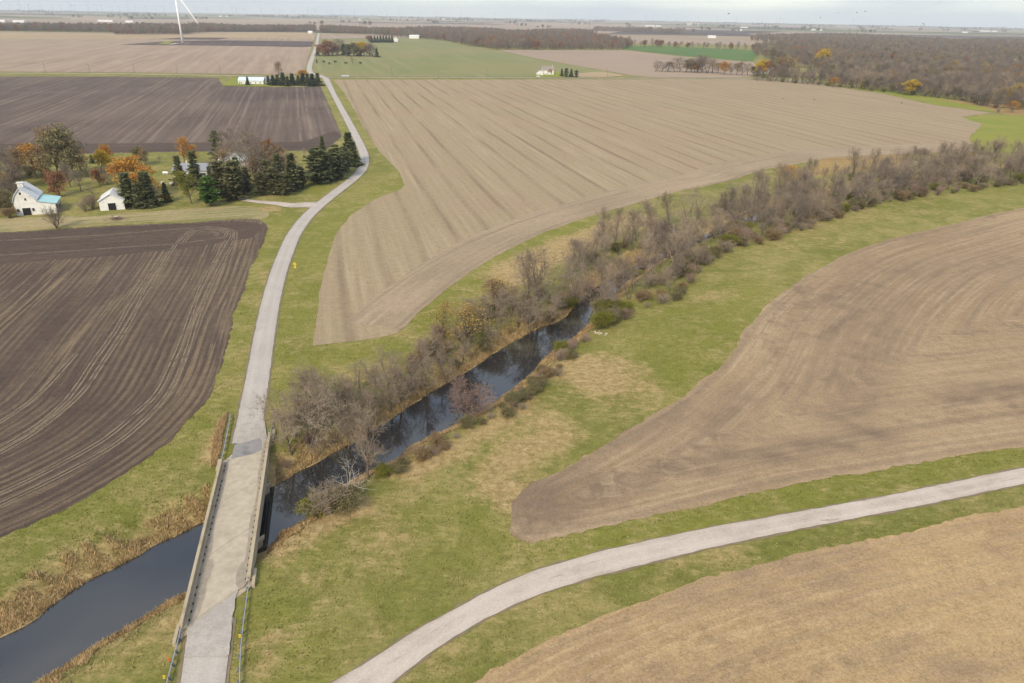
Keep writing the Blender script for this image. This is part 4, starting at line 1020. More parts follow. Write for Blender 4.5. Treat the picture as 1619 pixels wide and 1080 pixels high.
edge = resample(GP([(955, 516), (1000, 494), (1060, 470), (1100, 430), (1150, 399), (1220, 376), (1300, 352), (1400, 322), (1500, 305), (1619, 294)]), 4.2)
for i, p in enumerate(edge):
    crowd(['shrub', 'shrub_red', 'bush_olive', 'bush_tan', 'bush_olive', 'shrub'], (p[0]+rng.uniform(-2.5, 2.5), p[1]+rng.uniform(-2, 4)), (1.0, 4.0), (1.8, 3), 'edge_shrub', 'shrub at the mown grass edge of the thicket', 'shrub', 'shrubs edging the creek thicket', (1., 1.7))
ne = resample(GP([(900, 440), (960, 394), (1050, 366), (1150, 332), (1230, 308), (1300, 290), (1400, 273), (1520, 257), (1619, 250)]), 7.)
for p in ne:
    crowd(['bare_open', 'bare', 'bare'], (p[0]+rng.uniform(-3, 3), p[1]+rng.uniform(-3, 3)), (5.5, 12.5), (8, 10.5), 'bare_tree', 'bare tree on the field edge of the thicket', 'tree', 'bare trees edging the thicket', (.7, 1.0))
for px, top, k in (((1240, 300), 262, 'orange_thin'), ((1535, 268), 252, 'yellow'), ((1570, 262), 250, 'orange_thin')):
    tpx(k, px, top, 'autumn_tree', {1240: 'thin orange tree in the creek thicket', 1535: 'yellow tree behind the creek thicket by the bright meadow', 1570: 'thin orange tree behind the thicket by the bright meadow'}[px[0]])

# dry grass and reeds on the banks: too many to count
def bank_grass(name, n, lo, hi, hmin, hmax, mat, label, ymax, seed, only=None, clump=.5, wd=.055):
    r = np.random.default_rng(seed); V = []; T = []
    B = np.vstack([NB[NB[:, 1] < ymax], SB[SB[:, 1] < ymax]]); k = 0; P = []
    C = B[r.integers(0, len(B), n*3)]+r.normal(0, 4.5, (n*3, 2)); d = bank_dist(C)
    q = np.sin(C[:, 0]*.9+2*np.sin(C[:, 1]*.55))*np.sin(C[:, 1]*1.1+1.7*np.sin(C[:, 0]*.4))
    ok = (d > lo) & (d < hi+1.5*q) & (q > r.uniform(-1, .6, len(q))-clump)
    loc = (C-PLs); lx = loc@brt; ly = loc@bax-SK*lx
    ok &= ~((lx > -1.2) & (lx < BW+1.2) & (ly > -8) & (ly < LB+30)); C = C[ok][:n]; q = q[ok][:n]
    z = ground_z(C); m_ = len(C)
    az = r.uniform(0, 6.28, m_); h = r.uniform(hmin, hmax, m_)*(1+.3*q); tl = r.normal(0, .28, (m_, 2)); w = wd*r.uniform(.6, 1.5, m_)
    dx = np.cos(az)*w; dy = np.sin(az)*w
    b0 = np.stack([C[:, 0]-dx, C[:, 1]-dy, z-.05], 1); b1 = np.stack([C[:, 0]+dx, C[:, 1]+dy, z-.05], 1)
    tp = np.stack([C[:, 0]+tl[:, 0]*h, C[:, 1]+tl[:, 1]*h, z+h], 1)
    V = np.stack([b0, b1, tp], 1).reshape(-1, 3)
    me = bpy.data.meshes.new(name); me.vertices.add(len(V)); me.vertices.foreach_set('co', V.astype(np.float32).ravel())
    me.loops.add(m_*3); me.loops.foreach_set('vertex_index', np.arange(m_*3, dtype=np.int32))
    me.polygons.add(m_); me.polygons.foreach_set('loop_start', np.arange(0, m_*3, 3, dtype=np.int32)); me.polygons.foreach_set('loop_total', np.full(m_, 3, np.int32))
    me.materials.append(mat); me.update(calc_edges=True)
    t = np.clip(.5+.35*q+r.normal(0, .25, m_), 0, 1); set_attr(me, 'tint', np.repeat(t, 3))
    return tag(obj(name, me), label, 'grass', kind='stuff')
bank_grass('bank_grass', 140000, .1, 3.6, .18, .62, MT['reed'], 'tall dry tan grass covering the creek banks', 230, 5)
bank_grass('bank_weeds', 26000, .1, 5.5, .15, .5, MT['weed'], 'green weeds mixed into the dry bank grass', 230, 6, clump=-.1)
def tufts(name, poly, n, mat, hmin, hmax, label, seed, wd=.06):
    r = np.random.default_rng(seed); poly = np.array(poly); lo, hi = poly.min(0), poly.max(0)
    C = r.uniform(lo, hi, (n*4, 2)); C = C[inside(C, poly)][:n]; m_ = len(C); z = ground_z(C)
    az = r.uniform(0, 6.28, m_); h = r.uniform(hmin, hmax, m_); tl = r.normal(0, .3, (m_, 2)); w = wd*r.uniform(.6, 1.5, m_); dx = np.cos(az)*w; dy = np.sin(az)*w
    V = np.stack([np.stack([C[:, 0]-dx, C[:, 1]-dy, z-.05], 1), np.stack([C[:, 0]+dx, C[:, 1]+dy, z-.05], 1), np.stack([C[:, 0]+tl[:, 0]*h, C[:, 1]+tl[:, 1]*h, z+h], 1)], 1).reshape(-1, 3)
    me = mesh_of(name, [tuple(v) for v in V], [(3*i, 3*i+1, 3*i+2) for i in range(m_)], mat); set_attr(me, 'tint', np.repeat(np.clip(r.normal(.6, .3, m_), 0, 1), 3))
    return tag(obj(name, me), label, 'grass', kind='stuff')
tufts('guardrail_grass', GP([(333, 740), (336, 700), (345, 668), (359, 652), (359, 660), (352, 690), (345, 735)]), 7000, MT['reed'], .2, .7, 'strip of unmown tan grass behind the steel guardrail', 9)

def turf():
    r = np.random.default_rng(17); n = 420000
    C = np.stack([r.uniform(-150, 230, n), r.uniform(58, 200, n)], 1)
    # keep what the photograph can see, thin out with distance
    C = C[(np.abs(C[:, 0]) < C[:, 1]*.86+18) & (r.random(len(C)) < np.clip(1.25-C[:, 1]/210., .2, 1))]
    C = C[bank_dist(C) > 3.5]
    for B in FIELDS:
        lo, hi = B.min(0), B.max(0)
        if lo[1] > 205 or hi[0] < -150: continue
        C = C[~inside(C, B[::3])]
    C = C[seg_dist(C, RC[::3])[0] > 2.9]; C = C[seg_dist(C, GC[::3])[0] > 3.4]
    loc = C-PLs; lx = loc@brt; ly = loc@bax-SK*lx; C = C[~((lx > -1) & (lx < BW+1) & (ly > -6) & (ly < LB+6))]
    m_ = len(C); dry = worn(C, DRY); lush = worn(C, LUSH)
    az = r.uniform(0, 6.28, m_); h = r.uniform(.05, .22, m_)*(1+.6*(wig(C, .8, 1.3) > .3)); w = .07*r.uniform(.6, 1.6, m_); tl = r.normal(0, .6, (m_, 2)); dx = np.cos(az)*w; dy = np.sin(az)*w; z = ground_z(C)
    V = np.stack([np.stack([C[:, 0]-dx, C[:, 1]-dy, z-.02], 1), np.stack([C[:, 0]+dx, C[:, 1]+dy, z-.02], 1), np.stack([C[:, 0]+tl[:, 0]*h, C[:, 1]+tl[:, 1]*h, z+h], 1)], 1).reshape(-1, 3)
    me = bpy.data.meshes.new('turf'); me.vertices.add(len(V)); me.vertices.foreach_set('co', V.astype(np.float32).ravel())
    me.loops.add(m_*3); me.loops.foreach_set('vertex_index', np.arange(m_*3, dtype=np.int32))
    me.polygons.add(m_); me.polygons.foreach_set('loop_start', np.arange(0, m_*3, 3, dtype=np.int32)); me.polygons.foreach_set('loop_total', np.full(m_, 3, np.int32))
    me.materials.append(MT['turf']); me.update(calc_edges=True)
    t = np.clip(.42+.35*dry-.25*lush+.18*wig(C, .21, .33)+r.normal(0, .22, m_), 0, 1); set_attr(me, 'tint', np.repeat(t, 3))
    tag(obj('turf', me), 'short mown grass blades on verges and creek meadow', 'grass', kind='stuff'); print('turf', m_)
turf()
# fallen log, pale rubble, bottle-green drum on the bank
x, y, _ = G(615, 757, -1.0); lg = MB().tube([(x-.3, y-.6, -.9), (x, y, -.75), (x+.25, y+.7, -.7)], [.22, .2, .15], 7).build('fallen_log', MT['white'], smooth=True); tag(lg, 'short pale fallen log on the creek bank beside green bush', 'log')
def rubble(px, n, spread, label, mat, size=.5, seed=1):
    R = random.Random(seed); x, y, _ = G(*px); z = zat(x, y); t = empty('rubble_pile', (x, y, z)); tag(t, label, 'rubble')
    for i in range(n):
        b = MB(); s = size*R.uniform(.6, 1.4); cx, cy = R.gauss(0, spread), R.gauss(0, spread*.6); cz = zat(x+cx, y+cy)-z
        pl = [(cx+s*math.cos(a)*R.uniform(.6, 1.1), cy+s*math.sin(a)*R.uniform(.5, 1.)) for a in np.linspace(0, 6.28, 6)[:-1]]
        b.hexa(pl, cz-.1, cz+s*R.uniform(.3, .8)); b.build('stone', mat, t)
rubble((948, 527), 9, 1.3, 'pile of pale broken concrete at the thicket mouth', MT['stone'], .32)
x, y, _ = G(228, 882, -2.6); dr = MB().tube([(-.5, 0, .0), (-.42, 0, 0), (.42, .1, .1), (.5, .1, .1)], [.26, .3, .3, .26], 12).build('drum', plain('teal_plastic', (.10, .36, .26), .5), loc=(x, y, zat(x, y)+.3)); tag(dr, 'small teal green drum washed up in the reeds by the water', 'drum')

# ---------------------------------------------------------------- farmstead trees
FT = [('olive', (103, 284), 207, 'tall grey olive tree behind the gambrel barn', 'tree', 1.0), ('tan', (92, 280), 208, 'tall tan tree grown together with the grey olive tree', 'tree', .8),
      ('orange_thin', (58, 282), 228, 'wide thin orange tree behind the barn cupola', 'tree', 1.4), ('tan', (36, 284), 236, 'faded tan tree beside the wide orange tree', 'tree', 1.2), ('orange_thin', (130, 272), 226, 'orange topped tree at the edge of the dark field', 'tree', .9), ('tan', (118, 278), 232, 'tan tree between olive tree and orange topped tree', 'tree', .9),
      ('bush_green', (48, 279), 264, 'lime green bush under the wide orange tree', 'bush', 1.4), ('bush_green', (73, 278), 266, 'lime green bush next to the olive tree trunk', 'bush', 1.2),
      ('rust', (96, 311), 274, 'round rust brown tree behind the barn lean-to', 'tree', 1.1), ('bare', (128, 302), 272, 'pale bare tree on the farm lawn', 'tree', 1.0), ('rust', (158, 293), 268, 'small copper red tree on the farm lawn', 'tree', 1.1), ('bare_dense', (172, 292), 268, 'bare tree next to the copper red tree', 'tree', 1.0),
      ('yellow', (160, 272), 242, 'bright yellow tree on the farm lawn', 'tree', 1.1), ('orange', (174, 264), 233, 'orange yellow tree behind the bright yellow tree', 'tree', 1.0), ('spruce', (146, 258), 244, 'small dark spruce beside the bright yellow tree', 'tree', 1.4),
      ('tan', (187, 297), 262, 'spreading tan tree with a clear trunk behind the shed', 'tree', 1.2), ('dome', (148, 308), 292, 'dark domed bare bush on the farm lawn', 'bush', 1.6), ('shrub_red', (148, 331), 311, 'reddish bare bush beside the white shed', 'bush', 1.3), ('shrub', (135, 334), 318, 'low bare bush beside the white shed', 'bush', 1.3),
      ('shrub', (90, 361), 332, 'bare sapling clump by the tilled field edge', 'shrub', 1.0), ('bush_olive', (9, 338), 305, 'yellow olive bush against the barn wall', 'bush', .9), ('bush_tan', (15, 345), 330, 'tan bush at the barn corner', 'bush', 1.2),
      ('spruce', (206, 326), 270, 'dark green spruce crowding the white shed', 'tree', 1.5), ('spruce', (236, 326), 268, 'dark green spruce one step from the shed spruce', 'tree', 1.5), ('spruce', (222, 328), 288, 'young spruce between the two dark shed spruces', 'tree', 1.6), ('orange', (218, 312), 254, 'orange tree rising behind the shed spruces', 'tree', 1.3),
      ('olive', (220, 260), 235, 'small round olive tree at the dark field edge', 'tree', 1.3), ('tan', (232, 262), 236, 'faded tan tree beside the round olive tree', 'tree', 1.1), ('spruce', (286, 292), 244, 'slim dark spruce before the white farmhouse', 'tree', 1.1), ('spruce', (311, 294), 236, 'tall dark spruce before the white farmhouse', 'tree', 1.1), ('orange_thin', (293, 264), 219, 'tall thin orange tree behind the farmhouse', 'tree', .8), ('orange_thin', (304, 264), 230, 'thin orange tree beside the tall one behind the farmhouse', 'tree', .8),
      ('green_round', (303, 322), 277, 'lime green tree at the yard edge', 'tree', 1.0), ('fresh', (333, 326), 277, 'fresh green evergreen at the yard edge', 'tree', 1.0), ('spruce', (264, 319), 287, 'small dark spruce over orange bush', 'tree', 1.1), ('bush_orange', (262, 319), 308, 'orange bush under the small dark spruce', 'bush', 1.4),
      ('pine', (352, 312), 252, 'olive pine at the driveway end', 'tree', 1.2), ('pine', (374, 316), 250, 'tall olive pine shading the driveway', 'tree', 1.1), ('pine', (365, 318), 286, 'short olive pine in front of the driveway pines', 'tree', 1.3), ('spruce', (378, 300), 246, 'dark spruce behind the driveway pines', 'tree', 1.1), ('pine_dark', (346, 262), 203, 'tall ragged dark pine behind the pale metal building', 'tree', .6),
      ('bare_dense', (375, 262), 212, 'large bare tree behind the pale metal building', 'tree', 1.1), ('bare_dense', (406, 288), 226, 'large pinkish bare tree between building and spruces', 'tree', 1.3), ('rust', (431, 270), 222, 'rust tree between bare tree and dark field', 'tree', .7), ('pine_dark', (430, 250), 224, 'dark pine at the dark field edge', 'tree', .8), ('tan', (420, 272), 226, 'tan tree leaning into the rust tree', 'tree', .9),
      ('spruce', (442, 294), 241, 'pointed spruce beside the green farm lawn', 'tree', 1.15), ('spruce', (464, 300), 241, 'broad pointed spruce beside the green farm lawn', 'tree', 1.25), ('pine', (434, 308), 262, 'olive pine in the driveway hedge', 'tree', 1.1), ('pine', (452, 309), 270, 'bushy olive pine under the pointed spruces', 'tree', 1.2), ('pine', (414, 309), 270, 'grey olive pine near the driveway bend', 'tree', 1.1),
      ('pine_dark', (505, 291), 229, 'big round dark pine on the lawn inside the road bend', 'tree', 1.15), ('pine_dark', (496, 286), 238, 'dark pine pressed behind the big round one', 'tree', .8), ('pine_dark', (533, 283), 227, 'broad dark pine inside the road bend', 'tree', 1.05), ('pine_dark', (546, 272), 229, 'dark pine in the middle of the bend group', 'tree', 1.0), ('spruce', (553, 258), 207, 'tall green spruce at the outside of the road bend', 'tree', 1.3), ('spruce', (511, 246), 214, 'slim spruce behind the big round pine', 'tree', 1.0), ('spruce', (560, 262), 222, 'green spruce nestled by the road bend', 'tree', 1.2),
      ('bare_open', (480, 250), 236, 'tiny bare tree on the lawn edge', 'tree', .9), ('bare', (252, 258), 248, 'tiny bare tree at the far lawn edge', 'tree', .9), ('bare', (272, 256), 247, 'tiny bare sapling beside the far lawn edge tree', 'tree', .9)]
for k, px, top, lab, cat, w in FT:
    if k[:4] in ('spru', 'pine', 'fres'): w *= 1.3
    tpx(k, px, top, {'tree': k.split('_')[0].replace('fresh', 'evergreen').replace('dome', 'bare').replace('green', 'lime')+'_tree', 'bush': 'farm_bush', 'shrub': 'farm_shrub'}[cat], lab, cat, wide=w)
FX = GP([(330, 268), (440, 262), (480, 285), (440, 300), (340, 298), (300, 285)]); FXP = [G(380, 262)[:2], G(300, 275)[:2], G(365, 262)[:2], G(395, 262)[:2]]
for p in scatter(FX, 12, 6.5, pts=FXP): crowd(['bare', 'bare_dense', 'tan'], p, (7, 13), (9, 11), 'bare_tree', 'tree among the farmyard buildings', 'tree', 'farmyard trees', (.9, 1.2))
for k, px, top, lab, w in (('pine', (392, 306), 262, 'ragged olive pine beside the driveway pines', 1.1), ('pine', (478, 296), 262, 'low olive pine outside the pointed spruces', 1.2), ('pine_dark', (520, 288), 240, 'ragged dark pine between the two broad pines', 1.1), ('pine_dark', (543, 276), 238, 'lower dark pine in the bend group', 1.1), ('spruce', (335, 300), 262, 'spruce behind the lime green tree', 1.2), ('pine', (322, 312), 282, 'olive pine between lime tree and evergreen', 1.1), ('orange_thin', (250, 312), 280, 'thin orange tree beside the shed spruces', 1.0), ('pine', (424, 300), 250, 'tall olive pine by the pinkish bare tree', 1.0), ('bare_dense', (395, 272), 214, 'tall bare tree over the pale metal building', 1.0), ('bare_dense', (18, 300), 245, 'bare tree on the scrub edge behind the barn', 1.2), ('tan', (75, 286), 236, 'tan tree under the grey olive tree', 1.2), ('tan', (140, 280), 245, 'tan tree between orange topped tree and lawn', 1.0), ('bare_dense', (112, 296), 262, 'bare tree beside the round rust tree', 1.1)):
    tpx(k, px, top, k.split('_')[0]+'_tree', lab, wide=w)
lw = GP([(-120, 260), (20, 268), (45, 290), (35, 320), (10, 345), (-120, 360)]); LWP = []
for p in scatter(lw, 26, 4., pts=LWP): tree(rng.choice(['bare_dense', 'bare', 'tan']), *p, rng.uniform(6, 10), 'bare_tree', 'pinkish bare tree in the scrub behind the gambrel barn', group='scrub trees behind the barn', wide=1.1)
for p in scatter(lw, 22, 3., pts=LWP): tree(rng.choice(['shrub_red', 'shrub', 'shrub_red', 'bush_tan', 'bush_olive']), *p, rng.uniform(2, 5), 'bare_shrub', 'shrub in the reddish scrub behind the gambrel barn', 'shrub', 'scrub shrubs behind the barn', wide=1.3)

# ---------------------------------------------------------------- buildings
def wall_box(prof, y0, y1):
    """prism of an end profile (x,z) from y0 to y1, open at nothing"""
    b = MB(); n = len(prof); b.v = [(x, y0, z) for x, z in prof]+[(x, y1, z) for x, z in prof]
    b.f = [tuple(range(n)), tuple(range(2*n-1, n-1, -1))]+[(i, i+n, (i+1) % n+n, (i+1) % n) for i in range(n)]
    return b
def roof_slab(line, y0, y1, th=.16):
    """folded sheet over a line of (x,z) points"""
    b = MB()
    for (x0, z0), (x1, z1) in zip(line[:-1], line[1:]):
        k = len(b.v); b.v += [(x0, y0, z0), (x1, y0, z1), (x1, y1, z1), (x0, y1, z0), (x0, y0, z0+th), (x1, y0, z1+th), (x1, y1, z1+th), (x0, y1, z0+th)]
        b.f += [(k, k+3, k+2, k+1), (k+4, k+5, k+6, k+7), (k, k+1, k+5, k+4), (k+1, k+2, k+6, k+5), (k+2, k+3, k+7, k+6), (k+3, k, k+4, k+7)]
    return b
def opening(name, parent, x0, x1, z0, z1, y, mat, frame=None, d=.05):
    o = MB().box(x0, x1, y-d, y+.02, z0, z1).build(name, mat, parent)
    if frame:
        b = MB(); w = .12
        for a in ((x0-w, x1+w, z1, z1+w), (x0-w, x1+w, z0-w, z0), (x0-w, x0, z0, z1), (x1, x1+w, z0, z1)): b.box(a[0], a[1], y-d-.04, y+.01, a[2], a[3])
        b.build('frame', frame, o)
    return o
A_, C_ = np.array(G(27, 341.5)[:2]), np.array(G(91, 337)[:2]); dd = C_-A_; LW = np.linalg.norm(dd); wb_ = LW*.56
t = empty('gambrel_barn', (A_[0], A_[1], 0), math.atan2(dd[1], dd[0])); tag(t, 'old white gambrel barn with cupola and teal roofed lean-to', 'barn')
DP = 13.
prof = [(0, -.2), (wb_, -.2), (wb_, 5.2), (wb_*.30, 9.6), (wb_*.06, 6.9), (0, 4.6)]
wall_box([(0, -.2), (wb_, -.2), (wb_, 5.1), (wb_*.80, 6.9), (wb_*.36, 9.7), (wb_*.10, 7.4), (0, 5.2)], 0, DP).build('wall', MT['white'], t)
rf = roof_slab([(-.35, 4.85), (wb_*.10, 7.45), (wb_*.36, 9.78), (wb_*.80, 6.98), (wb_+.25, 5.35)], -.4, DP+.4).build('roof', MT['roof_grey'], t)
for i in range(11):
    yy = -.3+i*(DP+.6)/10; sm_ = MB()
    for (xa, za), (xb, zb) in zip([(-.35, 4.85), (wb_*.10, 7.45), (wb_*.36, 9.78), (wb_*.80, 6.98)], [(wb_*.10, 7.45), (wb_*.36, 9.78), (wb_*.80, 6.98), (wb_+.25, 5.35)]):
        sm_.tube([(xa, yy, za+.17), (xb, yy, zb+.17)], .06, 4)
    sm_.build('roof_seam', MT['roof_dark'] if i in (5,) else MT['roof_grey'], rf)
for xx in (wb_*.12, wb_*.78): opening('window', t, xx-.4, xx+.4, 1.4, 2.5, 0, MT['glass'], MT['white'])
opening('window', t, wb_*.50, wb_*.58, 5.4, 6.3, 0, MT['glass'], MT['white'])
b = MB().box(wb_*.36-.9, wb_*.36+.9, DP*.30, DP*.30+1.8, 9.5, 11.0); b.build('cupola', MT['white'], rf)
MB().box(wb_*.36-1.15, wb_*.36+1.15, DP*.30-.25, DP*.30+2.05, 11.002, 11.2).build('cupola_roof', MT['roof_grey'], rf)
wall_box([(wb_+.01, -.2), (LW-.02, -.2), (LW-.02, 3.5), (wb_+.01, 4.7)], 0, .3).build('lean_to_front', MT['white'], t)
wall_box([(wb_+.01, -.2), (LW-.02, -.2), (LW-.02, 3.5), (wb_+.01, 4.7)], DP*.8, DP*.8+.3).build('lean_to_back', MT['white'], t)
roof_slab([(wb_+.26, 4.92), (LW+.5, 3.65)], -.4, DP*.8+.8).build('lean_to_roof', MT['roof_teal'], t)
for i in range(4): MB().box(LW-.3, LW-.05, .6+i*DP*.25, .85+i*DP*.25, -.2, 3.5).build('lean_to_post', MT['wood'], t)
MB().box(LW-.28, LW-.1, DP*.35, DP*.8, 1.9, 3.4).build('side_board', MT['white'], t)
opening('door', t, wb_*.30, wb_*.66, -.1, 2.7, 0, MT['black'], MT['white'])
opening('hay_hatch', t, wb_*.33, wb_*.42, 7.6, 8.5, 0, MT['black'])
MB().box(wb_*.2, wb_*.95, -.06, -.02, 4.3, 4.42).build('track_board', MT['roof_grey'], t)
tp_ = MB().box(0, 2.6, 0, 2.0, 0, 1.3).build('tarp_load', MT['blue_tarp'], None, (*((A_+dd/LW*(LW-2.2))+np.array([-dd[1], dd[0]])/LW*1.0), 0), math.atan2(dd[1], dd[0])); tag(tp_, 'blue tarped load under the teal lean-to', 'tarp')
S0, S1 = np.array(G(159, 333.5)[:2]), np.array(G(198, 331)[:2]); d2 = S1-S0; SW = np.linalg.norm(d2)
t = empty('white_shed', (S0[0], S0[1], 0), math.atan2(d2[1], d2[0])); tag(t, 'white metal roofed shed with dark open door', 'shed')
wall_box([(0, -.2), (SW, -.2), (SW, 3.6), (SW*.5, 6.0), (0, 3.6)], 0, 11).build('wall', MT['white'], t)
rf = roof_slab([(-.4, 3.45), (SW*.5, 6.08), (SW+.4, 3.45)], -.4, 11.4).build('roof', MT['roof_grey'], t)
MB().poly([(SW*.62, 4, 5.66), (SW*.62, 7.5, 5.66), (SW*.72, 7.3, 5.14), (SW*.72, 4.3, 5.14)]).build('roof_hole', MT['black'], rf)
opening('door', t, SW*.34, SW*.66, -.1, 2.7, 0, MT['black'], MT['white'])
t = empty('brush_pile', (*G(184, 347)[:2], 0)); tag(t, 'grey and red brush pile with scrap sheet by the tilled field', 'brush pile')
R = random.Random(4); b = MB()
for i in range(160):
    a = R.uniform(0, 6.28); r = abs(R.gauss(0, 1.7)); p = Vector((r*math.cos(a)*1.3, r*math.sin(a)*.8, max(.05, 1.1-r*.45)*R.random())); q = p+Vector((R.gauss(0, 1), R.gauss(0, 1), R.uniform(0, .5))).normalized()*R.uniform(.8, 2.2); b.tube([p, q], [.05, .02], 3, False)
b.build('branches', MT['twig_red'], t)
MB().poly([(-1, -.2, .9), (.6, -.4, 1.0), (.8, .7, 1.2), (-.9, .8, 1.1)]).build('scrap_sheet', MT['stone'], t)
def house(px, w, dep, hw, hr, rot, label, roofm, name='farmhouse', windows=3, door=True, wallm='white', ridge='x', cat='house', wing=None, far_=False):
    x, y, _ = G(*px); t = empty(name, (x, y, 0), rot); tag(t, label, cat)
    if ridge == 'x':
        b = MB(); b.v = [(0, 0, -.2), (w, 0, -.2), (w, dep, -.2), (0, dep, -.2), (0, 0, hw), (w, 0, hw), (w, dep, hw), (0, dep, hw), (0, dep/2, hw+hr), (w, dep/2, hw+hr)]
        b.f = [(0, 1, 5, 4), (2, 3, 7, 6), (1, 2, 6, 9, 5), (3, 0, 4, 8, 7), (0, 3, 2, 1)]; b.build('wall', MT[wallm], t)
        r = MB(); e = .4; s = hr/(dep/2)
        for yy, sg in ((-e, 1), (dep+e, -1)):
            z0 = hw-e*s+.05; k = len(r.v); r.v += [(-e, yy, z0), (w+e, yy, z0), (w+e, dep/2, hw+hr+.05), (-e, dep/2, hw+hr+.05)]; r.v += [(a, b_, c+.18) for a, b_, c in r.v[k:k+4]]
            q = [(0, 1, 2, 3), (7, 6, 5, 4), (0, 4, 5, 1), (1, 5, 6, 2), (2, 6, 7, 3), (3, 7, 4, 0)]; r.f += [tuple(k+i for i in f) for f in q]
        rf = r.build('roof', roofm, t)
    else:
        wall_box([(0, -.2), (w, -.2), (w, hw), (w/2, hw+hr), (0, hw)], 0, dep).build('wall', MT[wallm], t)
        rf = roof_slab([(-.4, hw-.35*hr/(w/2)), (w/2, hw+hr+.05), (w+.4, hw-.35*hr/(w/2))], -.4, dep+.4).build('roof', roofm, t)
    for i in range(windows):
        cx = w*(i+.6)/(windows+.2); opening('window', t, cx-.5, cx+.5, 1.0, 2.2, 0, MT['glass'], MT['white'])
        if hw > 4.5: opening('window', t, cx-.5, cx+.5, 3.7, 4.9, 0, MT['glass'], MT['white'])
    if door: opening('door', t, w*.02+.3, w*.02+1.3, 0, 2.1, 0, MT['wood'])
    return t, rf
h, rf = house((275, 282), 15, 8, 3.4, 2.6, .08, 'white farmhouse half hidden behind dark spruces', MT['roof_dark']); MB().box(5, 5.7, 3.6, 4.4, 5.4, 7.2).build('chimney', MT['stone'], rf)
house((348, 268), 20, 11, 4.5, 2.4, -.12, 'pale metal building with light blue roof behind the driveway pines', MT['roof_blue'], 'metal_building', 4, cat='building')
rubble((272, 291), 16, 2.6, 'pinkish rubble pile beside the white farmhouse', MT['stone'], .8, 3)
x, y, _ = G(262, 276); pt = MB().tube([(-1.3, 0, .9), (-1.1, 0, .9), (1.1, 0, .9), (1.3, 0, .9)], [.2, .5, .5, .2], 12).box(-.8, -.6, -.3, .3, -.1, .5).box(.6, .8, -.3, .3, -.1, .5).build('propane_tank', MT['white_metal'], None, (x, y, 0)); tag(pt, 'white propane tank on the lawn by the farmhouse', 'tank')
# crossroads farm
h, rf = house((377, 133), 26, 10, 3.6, 3.0, .02, 'long white ranch house with grey roof near the crossroads', MT['roof_blue'], 'ranch_house', 5)
house((409, 133), 12, 9, 3.4, 3.2, .02, 'grey roofed garage joined to the ranch house near the crossroads', MT['roof_dark'], 'garage', 1, cat='garage')
tpx('spruce_blue', (392, 135), 121, 'spruce_tree', 'blue spruce standing before the long ranch house', wide=1.5)
for i in range(11):
    px = (424+i*7.9+rng.uniform(-1, 1), 135.5+rng.uniform(-1, 1)); tpx('spruce_blue' if i % 2 else 'spruce', px, rng.uniform(114, 121), 'spruce_tree', 'dark spruce in the windbreak row at the crossroads', group='windbreak spruces at the crossroads', wide=2.0)
tpx('tan', (441, 124), 100, 'tan_tree', 'tall tan tree behind the crossroads windbreak', wide=.8); tpx('bush_orange', (478, 122), 112, 'orange_bush', 'orange bush behind the crossroads windbreak', 'bush', wide=1.2)
# house with spruces
h, rf = house((856, 118), 16, 10, 5.8, 4.0, .05, 'white two storey house with brown roof on the cross road', MT['roof_brown'], 'farmhouse', 3); MB().box(14, 15, 4.5, 5.5, 8.6, 11.2).build('chimney', MT['stone'], rf)
house((848, 119), 9, 8, 3.2, 3.0, .05, 'white garage joined to the two storey house on the cross road', MT['roof_brown'], 'garage', 1, ridge='y', cat='garage')
for px, top, k, lab in (((888, 121), 108, 'spruce', 'spruce beside the white two storey house'), ((895, 122), 107, 'pine_dark', 'round dark pine among the house spruces'), ((903, 122), 109, 'spruce_blue', 'blue spruce at the end of the house evergreens'), ((911, 122.5), 110, 'pine_dark', 'low dark pine by the golden corner'), ((869, 118), 110, 'orange', 'orange tree before the white two storey house')):
    tpx(k, px, top, 'house_tree', lab, wide=1.5)
field('house_lawn', [(842, 121), (848, 114), (880, 114), (908, 118), (906, 123), (850, 123)], MT['meadow'], 'green lawn of the two storey house', z=.35, smooth=False, step=20.)
field('ranch_lawn', [(352, 136), (366, 124), (420, 122), (432, 124), (432, 137)], MT['meadow'], 'green lawn of the ranch house', z=.35, smooth=False, step=15.)
# tree clump beside the north road
CL = [('spruce', 502, 88, 76), ('rust', 510, 88, 66), ('bare_dense', 519, 88, 70), ('rust', 527, 88, 69), ('bare_dense', 535, 88, 66), ('pine', 544, 88, 68), ('pine', 551, 89, 69), ('olive', 560, 89, 71), ('spruce', 567, 89, 69), ('yellow', 576, 89, 69), ('rust', 571, 88, 70), ('bare_dense', 585, 89.5, 71), ('bare_dense', 590, 90, 74), ('spruce', 596, 90.5, 76), ('rust', 515, 89, 72), ('orange', 532, 87, 72)]
NMS = {'spruce': 'pointed spruce', 'rust': 'rust brown tree', 'bare_dense': 'bare purple grey tree', 'pine': 'olive pine', 'olive': 'olive tree', 'yellow': 'golden yellow tree', 'orange': 'orange tree'}
for k, x, y, top in CL:
    tpx(k, (x, y), top, k.split('_')[0]+'_tree', NMS[k]+' in the grove beside the north road', group='grove trees of kind '+NMS[k], wide=1.7)
tpx('bare', (558, 101), 92, 'bare_tree', 'small lone bare tree in the pasture', wide=1.); tpx('pine_dark', (501, 100), 93, 'pine_tree', 'round dark pine by the north road and pasture', wide=1.3)
for px in ((512, 99), (521, 102), (530, 99), (547, 101), (570, 101)): tpx('bush_olive', px, px[1]-3, 'pasture_bush', 'small olive bush in the rough pasture corner', 'bush', 'bushes in the pasture corner', wide=1.6)
for i in range(8): tpx('spruce_blue', (588+i*4.6, 67.5), 56+rng.uniform(-1, 1), 'spruce_tree', 'dark spruce in the windbreak of the pasture farm', group='spruces of the pasture farm', wide=1.4)
